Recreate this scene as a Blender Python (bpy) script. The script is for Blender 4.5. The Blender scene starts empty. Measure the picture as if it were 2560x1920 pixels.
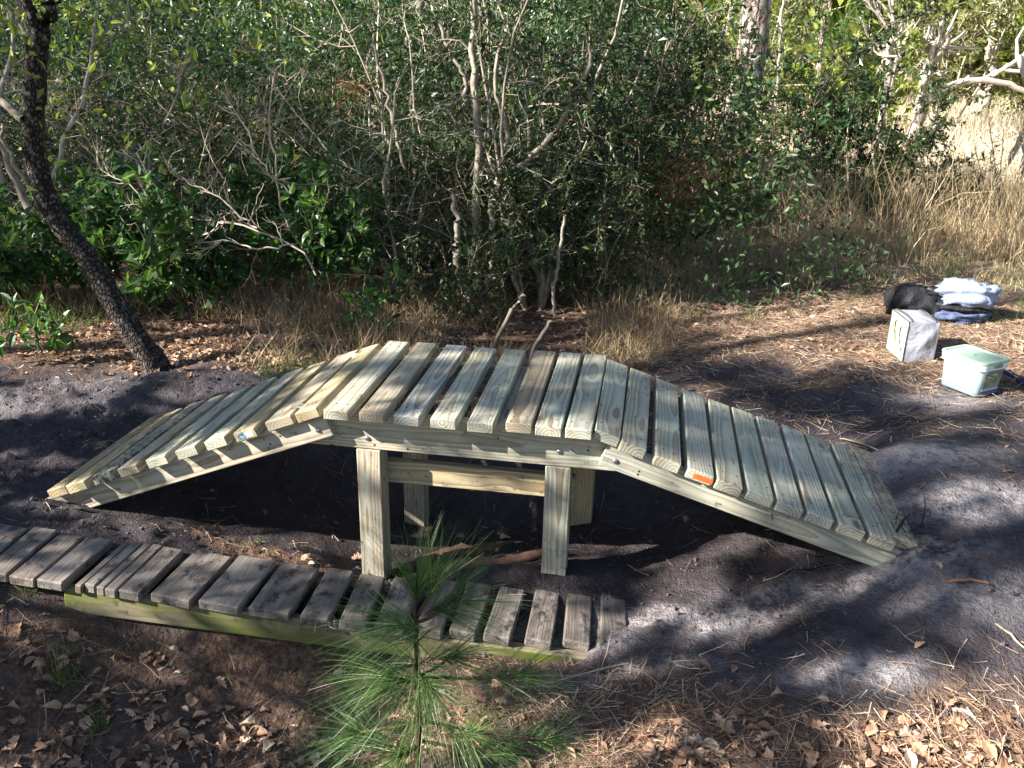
import bpy, math, random
import numpy as np
from mathutils import Matrix, Vector
R8 = np.random.default_rng(11)
random.seed(5)
SC = bpy.context.scene
COL = SC.collection
# ------------------------------------------------------------------ camera, sky, sun, exposure
CAM_C = np.array([1.0503, -2.5983, 1.6582])
CAM_R = np.array([[0.9868, -0.0780, 0.1417], [0.1603, 0.3524, -0.9220], [0.0220, 0.9326, 0.3603]])
FPX = 2153.8                                   # focal length in pixels of the 2560 wide frame
cd = bpy.data.cameras.new("camera"); cam = bpy.data.objects.new("camera", cd); COL.objects.link(cam)
q, r_ = np.linalg.qr(CAM_R); q = q * np.sign(np.diag(r_))
M4 = Matrix([list(q[0]) + [CAM_C[0]], list(q[1]) + [CAM_C[1]], list(q[2]) + [CAM_C[2]], [0, 0, 0, 1]])
cam.matrix_world = M4
cd.sensor_width = 36.0; cd.lens = 36.0 * FPX / 2560.0
cd.clip_start = 0.05; cd.clip_end = 1000.0
SC.camera = cam
SUN_EL = math.radians(31.0)
SUN_H = np.array([-0.882, -0.471])             # horizontal direction towards the sun
SUN = np.array([SUN_H[0] * math.cos(SUN_EL), SUN_H[1] * math.cos(SUN_EL), math.sin(SUN_EL)])
world = bpy.data.worlds.new("World"); SC.world = world; world.use_nodes = True
wn = world.node_tree.nodes; wn.clear()
sky = wn.new("ShaderNodeTexSky"); sky.sky_type = 'NISHITA'; sky.sun_disc = False
sky.sun_elevation = SUN_EL; sky.sun_rotation = math.atan2(SUN_H[0], SUN_H[1])
bg = wn.new("ShaderNodeBackground"); bg.inputs[1].default_value = 0.06
wo = wn.new("ShaderNodeOutputWorld")
world.node_tree.links.new(sky.outputs[0], bg.inputs[0]); world.node_tree.links.new(bg.outputs[0], wo.inputs[0])
sl = bpy.data.lights.new("sun", 'SUN'); sl.energy = 5.0; sl.angle = math.radians(0.53); sl.color = (1.0, 0.94, 0.85)
sun = bpy.data.objects.new("sun", sl); COL.objects.link(sun)
sun.rotation_euler = Vector(SUN).to_track_quat('Z', 'Y').to_euler()
SC.view_settings.view_transform = 'Standard'; SC.view_settings.look = 'None'
SC.view_settings.exposure = 1.85; SC.view_settings.gamma = 1.0; SC.view_settings.use_curve_mapping = False
SC.render.engine = 'CYCLES'
SC.cycles.max_bounces = 6; SC.cycles.diffuse_bounces = 3; SC.cycles.glossy_bounces = 2
SC.cycles.transmission_bounces = 4; SC.cycles.transparent_max_bounces = 8
SC.cycles.caustics_reflective = False; SC.cycles.caustics_refractive = False

# ------------------------------------------------------------------ helpers
def nrm(a): return a / np.maximum(np.linalg.norm(a, axis=-1, keepdims=True), 1e-9)
def ray(u, v): return CAM_R @ np.array([(u - 1280) / FPX, -(v - 960) / FPX, -1.0])
def at(u, v, axis, val):                       # a pixel of the photograph on a world plane
    d = ray(u, v); return CAM_C + d * ((val - CAM_C[axis]) / d[axis])
def to_px(P):
    qv = (np.asarray(P) - CAM_C) @ CAM_R
    z = np.maximum(-qv[..., 2], 1e-3)
    return 1280 + FPX * qv[..., 0] / z, 960 - FPX * qv[..., 1] / z, -qv[..., 2]
def in_view(P, m=0):
    u, v, z = to_px(P); return (u > -m) & (u < 2560 + m) & (v > -m) & (v < 1920 + m) & (z > 0.1)

class MB:                                      # collects quads and triangles of one mesh
    def __init__(s): s.V = []; s.F = []; s.t = []; s.n = 0; s.m = []
    def add(s, V, F, tint=None, mi=0):
        V = np.asarray(V, np.float32).reshape(-1, 3); F = np.asarray(F, np.int64)
        s.F.append(F + s.n); s.V.append(V); s.n += len(V); s.m.append(np.full(len(F), mi, np.int32))
        s.t.append(np.zeros(len(V), np.float32) if tint is None else np.broadcast_to(np.asarray(tint, np.float32), (len(V),)))
        return s
    def mesh(s, name, mats, off=(0, 0, 0), smooth=False, attr=None):
        me = bpy.data.meshes.new(name)
        V = np.concatenate(s.V) - np.asarray(off, np.float32)
        li = np.concatenate([f.ravel() for f in s.F]); lt = np.concatenate([np.full(len(f), f.shape[1]) for f in s.F])
        me.vertices.add(len(V)); me.vertices.foreach_set("co", V.ravel())
        me.loops.add(len(li)); me.loops.foreach_set("vertex_index", li.astype(np.int32))
        me.polygons.add(len(lt)); me.polygons.foreach_set("loop_start", (np.cumsum(lt) - lt).astype(np.int32))
        me.polygons.foreach_set("loop_total", lt.astype(np.int32))
        me.polygons.foreach_set("material_index", np.concatenate(s.m))
        me.polygons.foreach_set("use_smooth", np.full(len(lt), bool(smooth)))
        a = me.attributes.new("tint", 'FLOAT', 'POINT'); a.data.foreach_set("value", np.concatenate(s.t))
        for k, val in (attr or {}).items():
            a = me.attributes.new(k, 'FLOAT', 'POINT'); a.data.foreach_set("value", np.asarray(val, np.float32))
        for m in (mats if isinstance(mats, (list, tuple)) else [mats]): me.materials.append(m)
        me.update(calc_edges=True); return me
MW = {}
def lm(o): return MW.get(o.name, Matrix())
def link(name, data, parent=None, loc=None, label=None, cat=None, group=None, kind=None, mw=None, color=None):
    o = bpy.data.objects.new(name, data); COL.objects.link(o)
    if parent is not None: o.parent = parent
    if mw is not None: o.matrix_local = mw; MW[o.name] = mw.copy()
    elif loc is not None: o.location = [float(c) for c in loc]
    for k, val in (('label', label), ('category', cat), ('group', group), ('kind', kind)):
        if val: o[k] = val
    if color is not None: o.color = color
    return o
def thing(name, loc, label, cat, group=None): return link(name, None, loc=loc, label=label, cat=cat, group=group)

def box_vf(sx, sy, sz, b=0.003):               # box with eased edges, centred, 24 verts
    h = np.array([sx, sy, sz]) / 2; V = []; idx = {}
    for i in (-1, 1):
        for j in (-1, 1):
            for k in (-1, 1):
                for ax in range(3):
                    p = np.array([i, j, k]) * (h - b); p[ax] = (i, j, k)[ax] * h[ax]
                    idx[(i, j, k, ax)] = len(V); V.append(p)
    F = []; T = []
    for ax in range(3):
        a, c = [x for x in range(3) if x != ax]
        for s in (-1, 1):
            qd = []
            for (p, r) in ((-1, -1), (1, -1), (1, 1), (-1, 1)):
                key = [0, 0, 0]; key[ax] = s; key[a] = p; key[c] = r; qd.append(idx[(*key, ax)])
            if (s > 0) != (ax != 1): qd = qd[::-1]
            F.append(qd)
    for ax in range(3):                         # edges along ax
        a, c = [x for x in range(3) if x != ax]
        for p in (-1, 1):
            for r in (-1, 1):
                k0 = [0] * 3; k1 = [0] * 3; k0[ax] = -1; k1[ax] = 1
                for kk in (k0, k1): kk[a] = p; kk[c] = r
                qd = [idx[(*k0, a)], idx[(*k1, a)], idx[(*k1, c)], idx[(*k0, c)]]
                P = [V[i] for i in qd]; nn = np.cross(P[1] - P[0], P[2] - P[0])
                if nn @ (P[0] + P[2]) * 1.0 < 0 or (nn[a] * p + nn[c] * r) < 0: qd = qd[::-1]
                F.append(qd)
    for i in (-1, 1):
        for j in (-1, 1):
            for k in (-1, 1):
                t = [idx[(i, j, k, 0)], idx[(i, j, k, 1)], idx[(i, j, k, 2)]]
                if i * j * k < 0: t = t[::-1]
                T.append(t)
    return np.array(V), np.array(F), np.array(T)
def add_box(mb, sx, sy, sz, b=0.003, M=None, mi=0, tint=None):
    V, F, T = box_vf(sx, sy, sz, b)
    if M is not None: A = np.array(M); V = V @ A[:3, :3].T + A[:3, 3]
    n0 = mb.n; mb.add(V, F, tint, mi); mb.F.append(T + n0); mb.m.append(np.full(len(T), mi, np.int32))
    return mb
def axes_matrix(x, y, z, loc):
    x, y, z = (nrm(np.asarray(a, float)) for a in (x, y, z))
    return Matrix([[x[i], y[i], z[i], loc[i]] for i in range(3)] + [[0, 0, 0, 1]])

def tubes(P, Rr, k=5):                         # P (N,n,3), Rr (N,n): N tapered tubes
    P = np.asarray(P, float); N, n, _ = P.shape
    T = nrm(np.gradient(P, axis=1)); ref = np.where(np.abs(T[..., 2:3]) < 0.8, [0., 0., 1.], [1., 0., 0.])
    U = nrm(np.cross(T, ref)); W = np.cross(T, U); an = np.arange(k) * 2 * np.pi / k
    V = P[:, :, None, :] + Rr[:, :, None, None] * (U[:, :, None, :] * np.cos(an)[:, None] + W[:, :, None, :] * np.sin(an)[:, None])
    b = (np.arange(N)[:, None, None] * n + np.arange(n - 1)[None, :, None]) * k; j = np.arange(k)[None, None, :]; j2 = (j + 1) % k
    F = np.stack([b + j, b + j2, b + k + j2, b + k + j], -1).reshape(-1, 4)
    return V.reshape(-1, 3), F
def walk(s, d, L, n, wob=.2, up=0., rg=R8):
    s = np.array(s, float); d = nrm(np.array(d, float)); N = len(s); L = np.broadcast_to(np.asarray(L, float), (N,))
    P = [s]; 
    for i in range(n - 1):
        d = nrm(d + rg.normal(0, wob, (N, 3)) + np.array([0, 0, up])); s = s + d * (L / (n - 1))[:, None]; P.append(s)
    return np.stack(P, 1)
def sample(P, idx, t):
    n = P.shape[1]; x = np.clip(t, 0, .9999) * (n - 1); i = x.astype(int); f = (x - i)[:, None]
    a, b = P[idx, i], P[idx, i + 1]; return a * (1 - f) + b * f, nrm(b - a)
def rdir(N, rg=R8): return nrm(rg.normal(0, 1, (N, 3)))
def leaves_small(pos, d, nor, L, W):           # folded diamond leaf, 2 triangles
    d = nrm(d); s = nrm(np.cross(d, nor)); n2 = np.cross(s, d); L = L[:, None]; W = W[:, None]
    V = np.stack([pos, pos + d * L * .45 + s * W / 2 + n2 * W * .18, pos + d * L, pos + d * L * .45 - s * W / 2 + n2 * W * .18], 1)
    b = np.arange(len(pos))[:, None] * 4
    return V.reshape(-1, 3), np.concatenate([b + [0, 1, 2], b + [0, 2, 3]])
LEAF2D = np.array([[0, 0], [.22, .33], [.55, .46], [.82, .26], [1, 0]])
def leaves_big(pos, d, nor, L, W, curl=.18):   # ovate leaf with midrib fold, 11 verts
    d = nrm(d); s = nrm(np.cross(d, nor)); n2 = np.cross(s, d); L = L[:, None]; W = W[:, None]; V = []
    for (x, y) in LEAF2D: V.append(pos + d * L * x - n2 * L * curl * x * x)
    for sg in (1, -1):
        for (x, y) in LEAF2D[1:4]: V.append(pos + d * L * x + sg * s * W * y + n2 * (W * y * .35 - L * curl * x * x))
    V = np.stack(V, 1); b = np.arange(len(pos))[:, None] * 11
    T = np.concatenate([b + t for t in ([0, 5, 1], [3, 7, 4], [0, 1, 8], [3, 4, 10])])
    Q = np.concatenate([b + t for t in ([1, 5, 6, 2], [2, 6, 7, 3], [1, 2, 9, 8], [2, 3, 10, 9])])
    return V.reshape(-1, 3), T, Q
def blades(P, Wd):                              # ribbons: P (N,n,3), Wd (N,)
    N, n, _ = P.shape; T = nrm(np.gradient(P, axis=1)); view = nrm(P - CAM_C)
    rnd = rdir(N)[:, None, :]; S = nrm(np.cross(T, rnd)); tp = np.linspace(1, .12, n)[None, :, None] * Wd[:, None, None] / 2
    V = np.stack([P - S * tp, P + S * tp], 2).reshape(-1, 3)
    b = np.arange(N)[:, None] * (2 * n) + np.arange(n - 1)[None] * 2
    return V, np.stack([b, b + 1, b + 3, b + 2], -1).reshape(-1, 4)

_pt = R8.random((256, 256))
def vnoise(x, y):
    xi = np.floor(x).astype(int); yi = np.floor(y).astype(int); fx = x - xi; fy = y - yi
    fx = fx * fx * (3 - 2 * fx); fy = fy * fy * (3 - 2 * fy); g = lambda a, b: _pt[a & 255, b & 255]
    return (g(xi, yi) * (1 - fx) + g(xi + 1, yi) * fx) * (1 - fy) + (g(xi, yi + 1) * (1 - fx) + g(xi + 1, yi + 1) * fx) * fy
def fbm(x, y, o=4):
    a = 0; s = 1.; t = 0
    for i in range(o): a = a + s * vnoise(x * 2 ** i + 17.3 * i, y * 2 ** i + 5.1 * i); t += s; s *= .5
    return a / t

# ------------------------------------------------------------------ materials
class G:
    def __init__(s, name):
        s.m = bpy.data.materials.new(name); s.m.use_nodes = True; s.t = s.m.node_tree; s.t.nodes.clear()
    def n(s, ty, ins=None, **pr):
        nd = s.t.nodes.new("ShaderNode" + ty)
        for k, v in pr.items(): setattr(nd, k, v)
        for k, v in (ins or {}).items(): s.set(nd.inputs[k], v)
        return nd
    def set(s, sock, v):
        if isinstance(v, bpy.types.NodeSocket): s.t.links.new(v, sock)
        elif isinstance(v, (tuple, list)) and len(v) == 3 and sock.type == 'RGBA': sock.default_value = (*v, 1)
        else: sock.default_value = v
    def math(s, op, a, b=0., c=None, clamp=False):
        nd = s.n("Math", {0: a, 1: b}, operation=op, use_clamp=clamp)
        if c is not None: s.set(nd.inputs[2], c)
        return nd.outputs[0]
    def mix(s, f, a, b, mode='MIX'):
        return s.n("MixRGB", {0: f, 1: a, 2: b}, blend_type=mode).outputs[0]
    def ramp(s, f, st, interp='LINEAR'):
        nd = s.n("ValToRGB", {0: f}); cr = nd.color_ramp; cr.interpolation = interp
        while len(cr.elements) < len(st): cr.elements.new(.5)
        for e, (p, c) in zip(cr.elements, st): e.position = p; e.color = (*c, 1) if len(c) == 3 else c
        return nd.outputs[0]
    def noise(s, vec, sc, det=3., rough=.55, col=False):
        nd = s.n("TexNoise", {'Vector': vec, 'Scale': sc, 'Detail': det, 'Roughness': rough}); return nd.outputs[1 if col else 0]
    def vmul(s, v, k, off=None):
        nd = s.n("VectorMath", {0: v, 1: k}, operation='MULTIPLY').outputs[0]
        return nd if off is None else s.n("VectorMath", {0: nd, 1: off}, operation='ADD').outputs[0]
    def attr(s, nm): return s.n("Attribute", attribute_name=nm).outputs['Fac']
    def mr(s, v, a, b, c=0., d=1.): return s.n("MapRange", {0: v, 1: a, 2: b, 3: c, 4: d}).outputs[0]
    def out(s, col, rough=.7, spec=.3, bump=None, bs=.3, bd=.01, trans=0., tcol=None, **kw):
        p = s.n("BsdfPrincipled", {'Base Color': col, 'Roughness': rough, 'Specular IOR Level': spec})
        for k, v in kw.items(): s.set(p.inputs[k.replace('_', ' ')], v)
        if bump is not None:
            b = s.n("Bump", {'Height': bump, 'Strength': bs, 'Distance': bd}); s.t.links.new(b.outputs[0], p.inputs['Normal'])
        sh = p.outputs[0]
        if trans:
            tr = s.n("BsdfTranslucent", {0: tcol if tcol is not None else col}); sh = s.n("MixShader", {0: trans, 1: sh, 2: tr.outputs[0]}).outputs[0]
        o = s.n("OutputMaterial"); s.t.links.new(sh, o.inputs[0]); return s.m

def wood_mat(name, pale, pale2, late, late2, freq, weather=0., moss=None):
    g = G(name); oi = g.n("ObjectInfo"); tc = g.n("TexCoord").outputs['Object']
    rgb = g.n("SeparateColor", {0: oi.outputs['Color']}); cr, cg, cb = rgb.outputs
    off = g.n("CombineXYZ", {0: g.math('MULTIPLY', oi.outputs['Random'], 37.), 1: g.math('MULTIPLY', oi.outputs['Random'], 91.), 2: g.math('MULTIPLY', cr, 13.)}).outputs[0]
    lo = g.vmul(tc, (2.2, 9., 9.), off); warp = g.noise(lo, 1., 2.)
    kv = g.vmul(tc, (3.2, 8., 8.), off); vo = g.n("TexVoronoi", {'Vector': kv, 'Scale': 1., 'Randomness': 1.}); kd = vo.outputs['Distance']
    knot = g.mr(kd, .0, .34, 1., 0.)
    knot = g.math('MULTIPLY', g.math('POWER', knot, 2.), g.math('GREATER_THAN', g.n("SeparateColor", {0: vo.outputs['Color']}).outputs[0], .55))
    sp = g.n("SeparateXYZ", {0: tc}); x, y, z = sp.outputs
    yy = g.math('ADD', g.math('SUBTRACT', y, g.math('MULTIPLY', g.math('SUBTRACT', cr, .5), .07)), g.math('MULTIPLY', g.math('SUBTRACT', warp, .5), .035))
    zz = g.math('ADD', g.math('ADD', z, g.math('MULTIPLY', cg, .075)), g.math('MULTIPLY', x, g.math('MULTIPLY', g.math('SUBTRACT', cb, .5), .11)))
    zz = g.math('ADD', zz, g.math('MULTIPLY', g.math('SUBTRACT', g.noise(g.vmul(tc, (3.1, 5., 5.), off), 1., 1.), .5), .03))
    rr = g.math('SQRT', g.math('ADD', g.math('MULTIPLY', yy, yy), g.math('MULTIPLY', zz, zz)))
    rr = g.math('ADD', rr, g.math('MULTIPLY', knot, .02))
    fr = g.math('FRACT', g.math('MULTIPLY', rr, freq))
    line = g.math('MULTIPLY', g.math('POWER', fr, 1.35), g.mr(fr, .93, 1., 1., 0.))
    # line strength varies over the board
    ls = g.math('MULTIPLY', line, g.mr(g.noise(lo, .6, 2.), .35, .6, .55, 1.))
    fib = g.noise(g.vmul(tc, (6., 240., 240.), off), 1., 3., .6)
    big = g.noise(g.vmul(tc, (3., 12., 12.), off), 1., 3.)
    base = g.mix(g.mr(big, .35, .65), pale, pale2)
    base = g.mix(g.mr(oi.outputs['Random'], 0., 1., 0., .5), base, g.mix(1., base, (.82, .80, .80), 'MULTIPLY'))
    rv = g.math('FRACT', g.math('MULTIPLY', oi.outputs['Random'], 7.31))
    base = g.mix(g.mr(rv, .62, .9, 0., .6), base, (.40, .315, .215)); base = g.mix(g.mr(rv, .0, .25, .5, 0.), base, (.50, .53, .54))
    lc = g.mix(g.mr(g.noise(lo, 1.7, 2.), .35, .65), late, late2)
    col = g.mix(g.math('MULTIPLY', ls, .95), base, lc)
    heart = g.mr(g.noise(g.vmul(tc, (2.0, 14., 14.), off), 1., 2.), .62, .74, 0., .55)
    col = g.mix(heart, col, lc)
    col = g.mix(g.math('MULTIPLY', g.mr(knot, .25, .75), .85), col, (.16, .085, .04))
    col = g.mix(g.mr(fib, .3, .75, 0., .45), col, g.mix(1., col, (.55, .52, .48), 'MULTIPLY'))
    dirt = g.mr(g.noise(g.vmul(tc, (22., 40., 40.), off), 1., 5., .7), .60, .68, 0., .8)
    col = g.mix(dirt, col, (.05, .045, .045))
    nd = g.n("NewGeometry").outputs['Position']
    scf = g.noise(nd, 7., 5., .7); col = g.mix(g.mr(scf, .5, .72, 0., .45), col, (.20, .18, .165))
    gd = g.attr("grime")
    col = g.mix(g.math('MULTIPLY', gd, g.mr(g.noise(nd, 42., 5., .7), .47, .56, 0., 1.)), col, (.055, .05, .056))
    if weather:
        wv = g.noise(g.vmul(tc, (5., 30., 30.), off), 1., 5., .65)
        col = g.mix(weather, col, g.ramp(wv, [(.25, (.05, .042, .036)), (.5, (.155, .13, .112)), (.72, (.30, .255, .22))]))
        blot = g.noise(g.vmul(tc, (14., 18., 18.), off), 1., 5., .7)
        col = g.mix(g.mr(blot, .52, .62, 0., .85), col, (.03, .026, .03))
    if moss:
        mv = g.noise(g.vmul(tc, (4., 14., 14.), off), 1., 4., .6)
        nz = g.n("SeparateXYZ", {0: g.n("NewGeometry").outputs['Normal']}).outputs[2]
        side = g.mr(g.math('ABSOLUTE', nz), .3, .8, 1., .25)
        col = g.mix(g.math('MULTIPLY', g.mr(mv, .32, .6), side), col, moss)
    bh = g.math('ADD', g.math('MULTIPLY', fib, .6), g.math('MULTIPLY', line, .5))
    return g.out(col, .72, .25, bh, .35 + weather * .3, .0015 + weather * .003)
WOOD = wood_mat("treated_pine", (.60, .57, .43), (.47, .54, .47), (.15, .085, .04), (.25, .17, .09), 92.)
WOODY = wood_mat("yellow_pine", (.60, .50, .30), (.52, .50, .33), (.22, .115, .045), (.30, .18, .075), 92.)
OLD = wood_mat("weathered_pine", (.30, .27, .24), (.25, .24, .22), (.10, .08, .07), (.13, .11, .09), 120., weather=.72)
MOSSY = wood_mat("mossy_pine", (.26, .24, .17), (.22, .23, .17), (.10, .08, .05), (.14, .11, .07), 90., weather=.3, moss=(.13, .15, .03))

def leaf_mat(name, c1, c2, c3, rough=.42, spec=.45, trans=.28):
    g = G(name); t = g.attr("tint"); col = g.ramp(t, [(0., c1), (.55, c2), (1., c3)])
    oi = g.n("ObjectInfo").outputs['Random']
    return g.out(col, rough, spec, trans=trans, tcol=g.mix(1., col, (1.5, 1.7, .8), 'MULTIPLY'))
def plain(name, c1, c2, rough=.8, sc=30., spec=.2, bump=0., stretch=(1, 1, 1)):
    g = G(name); tc = g.n("TexCoord").outputs['Object']; nz = g.noise(g.vmul(tc, stretch), sc, 4., .6); t = g.attr("tint")
    col = g.mix(g.mr(nz, .3, .7), c1, c2); col = g.mix(g.math('MULTIPLY', t, .55), col, g.mix(1., col, (.45, .42, .4), 'MULTIPLY'))
    return g.out(col, rough, spec, nz if bump else None, bump, .004)
def tintmat(name, stops, rough=.8, spec=.15, trans=0.):
    g = G(name); col = g.ramp(g.attr("tint"), stops); return g.out(col, rough, spec, trans=trans)

L_BROAD = leaf_mat("broad_leaf", (.028, .068, .020), (.048, .118, .032), (.11, .19, .04))
L_DARK = leaf_mat("dark_leaf", (.024, .045, .020), (.045, .080, .028), (.12, .155, .045), .36, .5, .2)
L_OLIVE = leaf_mat("olive_leaf", (.065, .080, .028), (.14, .150, .048), (.26, .25, .09), .5, .35, .25)
L_MID = leaf_mat("mid_green_leaf", (.028, .062, .024), (.055, .112, .04), (.13, .21, .06), .42, .45, .25)
L_YEL = leaf_mat("yellow_green_leaf", (.10, .14, .03), (.20, .25, .05), (.34, .36, .09), .5, .3, .35)
L_PINE = leaf_mat("pine_needle", (.034, .078, .024), (.075, .145, .042), (.19, .27, .085), .38, .5, .2)
L_PINEFAR = leaf_mat("far_pine_needle", (.04, .10, .03), (.09, .18, .045), (.19, .27, .07), .5, .3, .3)
L_PALM = leaf_mat("palmetto_leaf", (.06, .11, .04), (.12, .19, .06), (.22, .28, .10), .4, .45, .25)
GRASS = leaf_mat("green_grass", (.05, .10, .02), (.09, .17, .035), (.20, .26, .06), .5, .3, .3)
DRY = tintmat("dry_grass", [(0, (.16, .11, .06)), (.4, (.36, .27, .16)), (.75, (.54, .43, .27)), (1, (.66, .57, .41))], .75, .2, .2)
DRY_GLARE = tintmat("sun_glare_grass", [(0, (.36, .26, .15)), (.4, (.58, .47, .31)), (1, (.78, .70, .55))], .8, .15, .25)  # lighter copy of the dry grass, sun glare put into its colour
STRAW = tintmat("pine_straw", [(0, (.14, .085, .055)), (.4, (.32, .205, .135)), (.75, (.48, .37, .27)), (1, (.64, .56, .45))], .7, .2, .1)
LITTER = tintmat("dead_leaf", [(0, (.10, .058, .042)), (.35, (.30, .175, .11)), (.7, (.54, .35, .23)), (.9, (.68, .52, .38)), (1, (.50, .30, .06))], .6, .3, .15)
TWIG = tintmat("bare_twig", [(0, (.15, .12, .09)), (.5, (.34, .285, .22)), (1, (.60, .53, .43))], .8, .15)
DTWIG = tintmat("brown_twig", [(0, (.08, .06, .045)), (.5, (.21, .165, .125)), (1, (.40, .33, .25))], .8, .15)
RUST = tintmat("rusty_needles", [(0, (.20, .085, .045)), (.5, (.38, .19, .11)), (1, (.52, .31, .19))], .8, .15, .2)

def bark_mat(name, stops, sx, bump, lichen=None):
    g = G(name); tc = g.n("TexCoord").outputs['Object']
    wv = g.noise(tc, 9., 3., .6, col=True); vv = g.n("VectorMath", {0: g.vmul(tc, sx), 1: g.vmul(wv, (.9, .9, .9))}, operation='ADD').outputs[0]
    vo = g.n("TexVoronoi", {'Vector': vv, 'Scale': 1.}, feature='DISTANCE_TO_EDGE').outputs['Distance']
    h = g.math('ADD', g.mr(vo, 0., .22), g.math('MULTIPLY', g.noise(tc, 60., 4., .65), .6))
    col = g.ramp(g.mr(h, .1, 1.5), stops)
    if lichen:
        l = g.noise(tc, 26., 5., .62); col = g.mix(g.mr(l, .55, .62, 0., .75), col, lichen)
    return g.out(col, .9, .15, h, 1., bump)
BARK = bark_mat("dark_bark", [(0, (.012, .010, .009)), (.5, (.045, .036, .032)), (1, (.10, .085, .075))], (60., 60., 34.), .012, (.27, .255, .225))
PBARK = bark_mat("pine_bark", [(0, (.05, .036, .03)), (.35, (.30, .24, .20)), (1, (.58, .50, .45))], (14., 14., 5.), .03)
WBARK = plain("pale_bark", (.60, .55, .48), (.36, .32, .27), .85, 22.)
GREYBARK = plain("grey_smooth_bark", (.42, .38, .31), (.18, .15, .12), .85, 30.)
SAPBARK = plain("sapling_bark", (.13, .07, .045), (.06, .035, .025), .8, 120.)
# soil
def soil_mat():
    g = G("dark_sandy_soil"); P = g.n("NewGeometry").outputs['Position']
    n1 = g.noise(P, 3., 5., .65); n2 = g.noise(P, 26., 5., .7); n3 = g.noise(P, 160., 3., .6)
    col = g.ramp(n1, [(.3, (.056, .049, .055)), (.55, (.093, .082, .092)), (.75, (.16, .143, .155))])
    col = g.mix(g.mr(n2, .45, .68, 0., .65), col, (.042, .036, .039))
    col = g.mix(g.mr(n2, .30, .42, .5, 0.), col, (.17, .15, .15))
    sandy = g.attr("sand"); sm = g.math('MULTIPLY', sandy, g.mr(g.math('ADD', g.math('MULTIPLY', n1, .45), g.math('MULTIPLY', n2, .55)), .40, .57))
    col = g.mix(sm, col, g.mix(n3, (.34, .31, .32), (.50, .465, .475)))
    lit = g.attr("litter"); lm = g.math('MULTIPLY', lit, g.mr(n2, .3, .55, .5, 1.))
    col = g.mix(lm, col, g.ramp(g.noise(P, 45., 4., .7), [(.3, (.06, .038, .028)), (.5, (.19, .115, .08)), (.7, (.36, .25, .17))]))
    dry = g.attr("dry"); col = g.mix(dry, col, g.ramp(g.noise(P, 12., 5., .7), [(.3, (.32, .24, .15)), (.6, (.58, .48, .34)), (.8, (.72, .63, .48))]))
    fleck = g.mr(g.noise(P, 220., 2., .5), .70, .74, 0., .6); col = g.mix(fleck, col, (.22, .19, .17))
    dk = g.attr("dark_ground"); col = g.mix(g.math('MULTIPLY', dk, .5), col, (.05, .036, .032))
    h = g.math('ADD', g.math('MULTIPLY', n2, 1.), g.math('ADD', g.math('MULTIPLY', g.noise(P, 75., 4., .65), .55), g.math('MULTIPLY', n3, .25)))
    return g.out(col, .95, .08, h, 1., .035)
SOIL = soil_mat()
def simple(name, c, rough=.5, spec=.4, **kw): return G(name).out(c, rough, spec, **kw)

# ------------------------------------------------------------------ ground
CP = np.array([(-1.15, .05, .0), (-1.15, .7, .02), (-1.3, .4, .045), (-1.5, .2, .03), (-1.6, .8, .09), (-1.2, .95, .13), (-.85, .9, .10), (-.4, 1.0, .05), (-1.36, 1.2, .09), (-2.5, 1.5, .1), (-3, .5, .05), (-2, -.3, .02),
 (-1.0, -.1, -.01), (-.7, -.1, -.05), (-.4, -.08, -.075), (0, -.04, -.11), (.28, 0, -.15), (.12, .07, -.21), (.8, .06, -.105), (.55, .0, -.125), (-.6, .35, -.15), (-.9, .35, -.04), (0, .4, -.24), (.5, .4, -.24), (.9, .45, -.2), (1.3, .35, -.11), (1.6, .2, .0), (1.45, -.05, -.07),
 (.14, .62, -.28), (.87, .62, -.2), (-.3, 1.0, -.02), (.5, 1.1, -.1), (1.0, 1.05, -.02), (1.5, 1.0, .07), (.5, 1.7, -.04), (1.9, .0, .08), (2.02, .42, .165), (2.10, .12, .185), (2.05, .75, .18), (1.965, .02, .125), (2.1, -.3, .09), (1.7, -.3, .0), (1.4, -.6, -.08), (1.5, -1, -.08), (2.2, -.6, .03), (3, 0, .13), (2.0, .8, .13),
 (-1.2, -.55, .01), (-.9, -.65, -.12), (-.5, -.72, -.29), (0, -.62, -.33), (.4, -.6, -.30), (.75, -.5, -.17), (1.0, -.36, -.172), (1.3, -.2, -.115), (.95, -.2, -.17), (.75, -.14, -.165), (1.10, -.2, -.128), (1.05, -.28, -.135), (.6, -.12, -.155), (-.6, -1, -.29), (0, -1, -.31), (.6, -1, -.27), (1.1, -1, -.15), (-1.5, -1, -.12), (.5, -2, -.2), (1.5, -2, 0), (2.5, -1.5, .05), (-1, -2, -.2),
 (.5, 2.5, .0), (-1, 2.5, .1), (1.5, 1.9, .1), (2.5, 1.6, .15), (2.6, 2.2, .16), (3.2, 2.7, .2), (1.7, 3, .12), (3, 4, .2), (0, 5, .1), (-4, 4, .1), (5, 9, .25), (10, 20, .4), (-8, 8, .2), (0, 20, .3), (60, 60, .6), (-60, 60, .4), (60, -60, .2), (-60, -60, .0), (0, 90, .6), (8, 0, .2), (-8, -4, 0.), (4, -6, 0)], float)
def _k(d): return np.sqrt(d * d + .02)
_D = _k(np.linalg.norm(CP[:, None, :2] - CP[None, :, :2], axis=2)); _A = np.block([[_D + 1e-3 * np.eye(len(CP)), np.ones((len(CP), 1))], [np.ones((1, len(CP))), np.zeros((1, 1))]])
_w = np.linalg.solve(_A, np.append(CP[:, 2], 0.))
def h0(x, y):
    x = np.asarray(x, float); y = np.asarray(y, float); o = np.full(x.shape, _w[-1])
    for (cx, cy, _), w in zip(CP, _w): o = o + w * _k(np.hypot(x - cx, y - cy))
    return o
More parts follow.
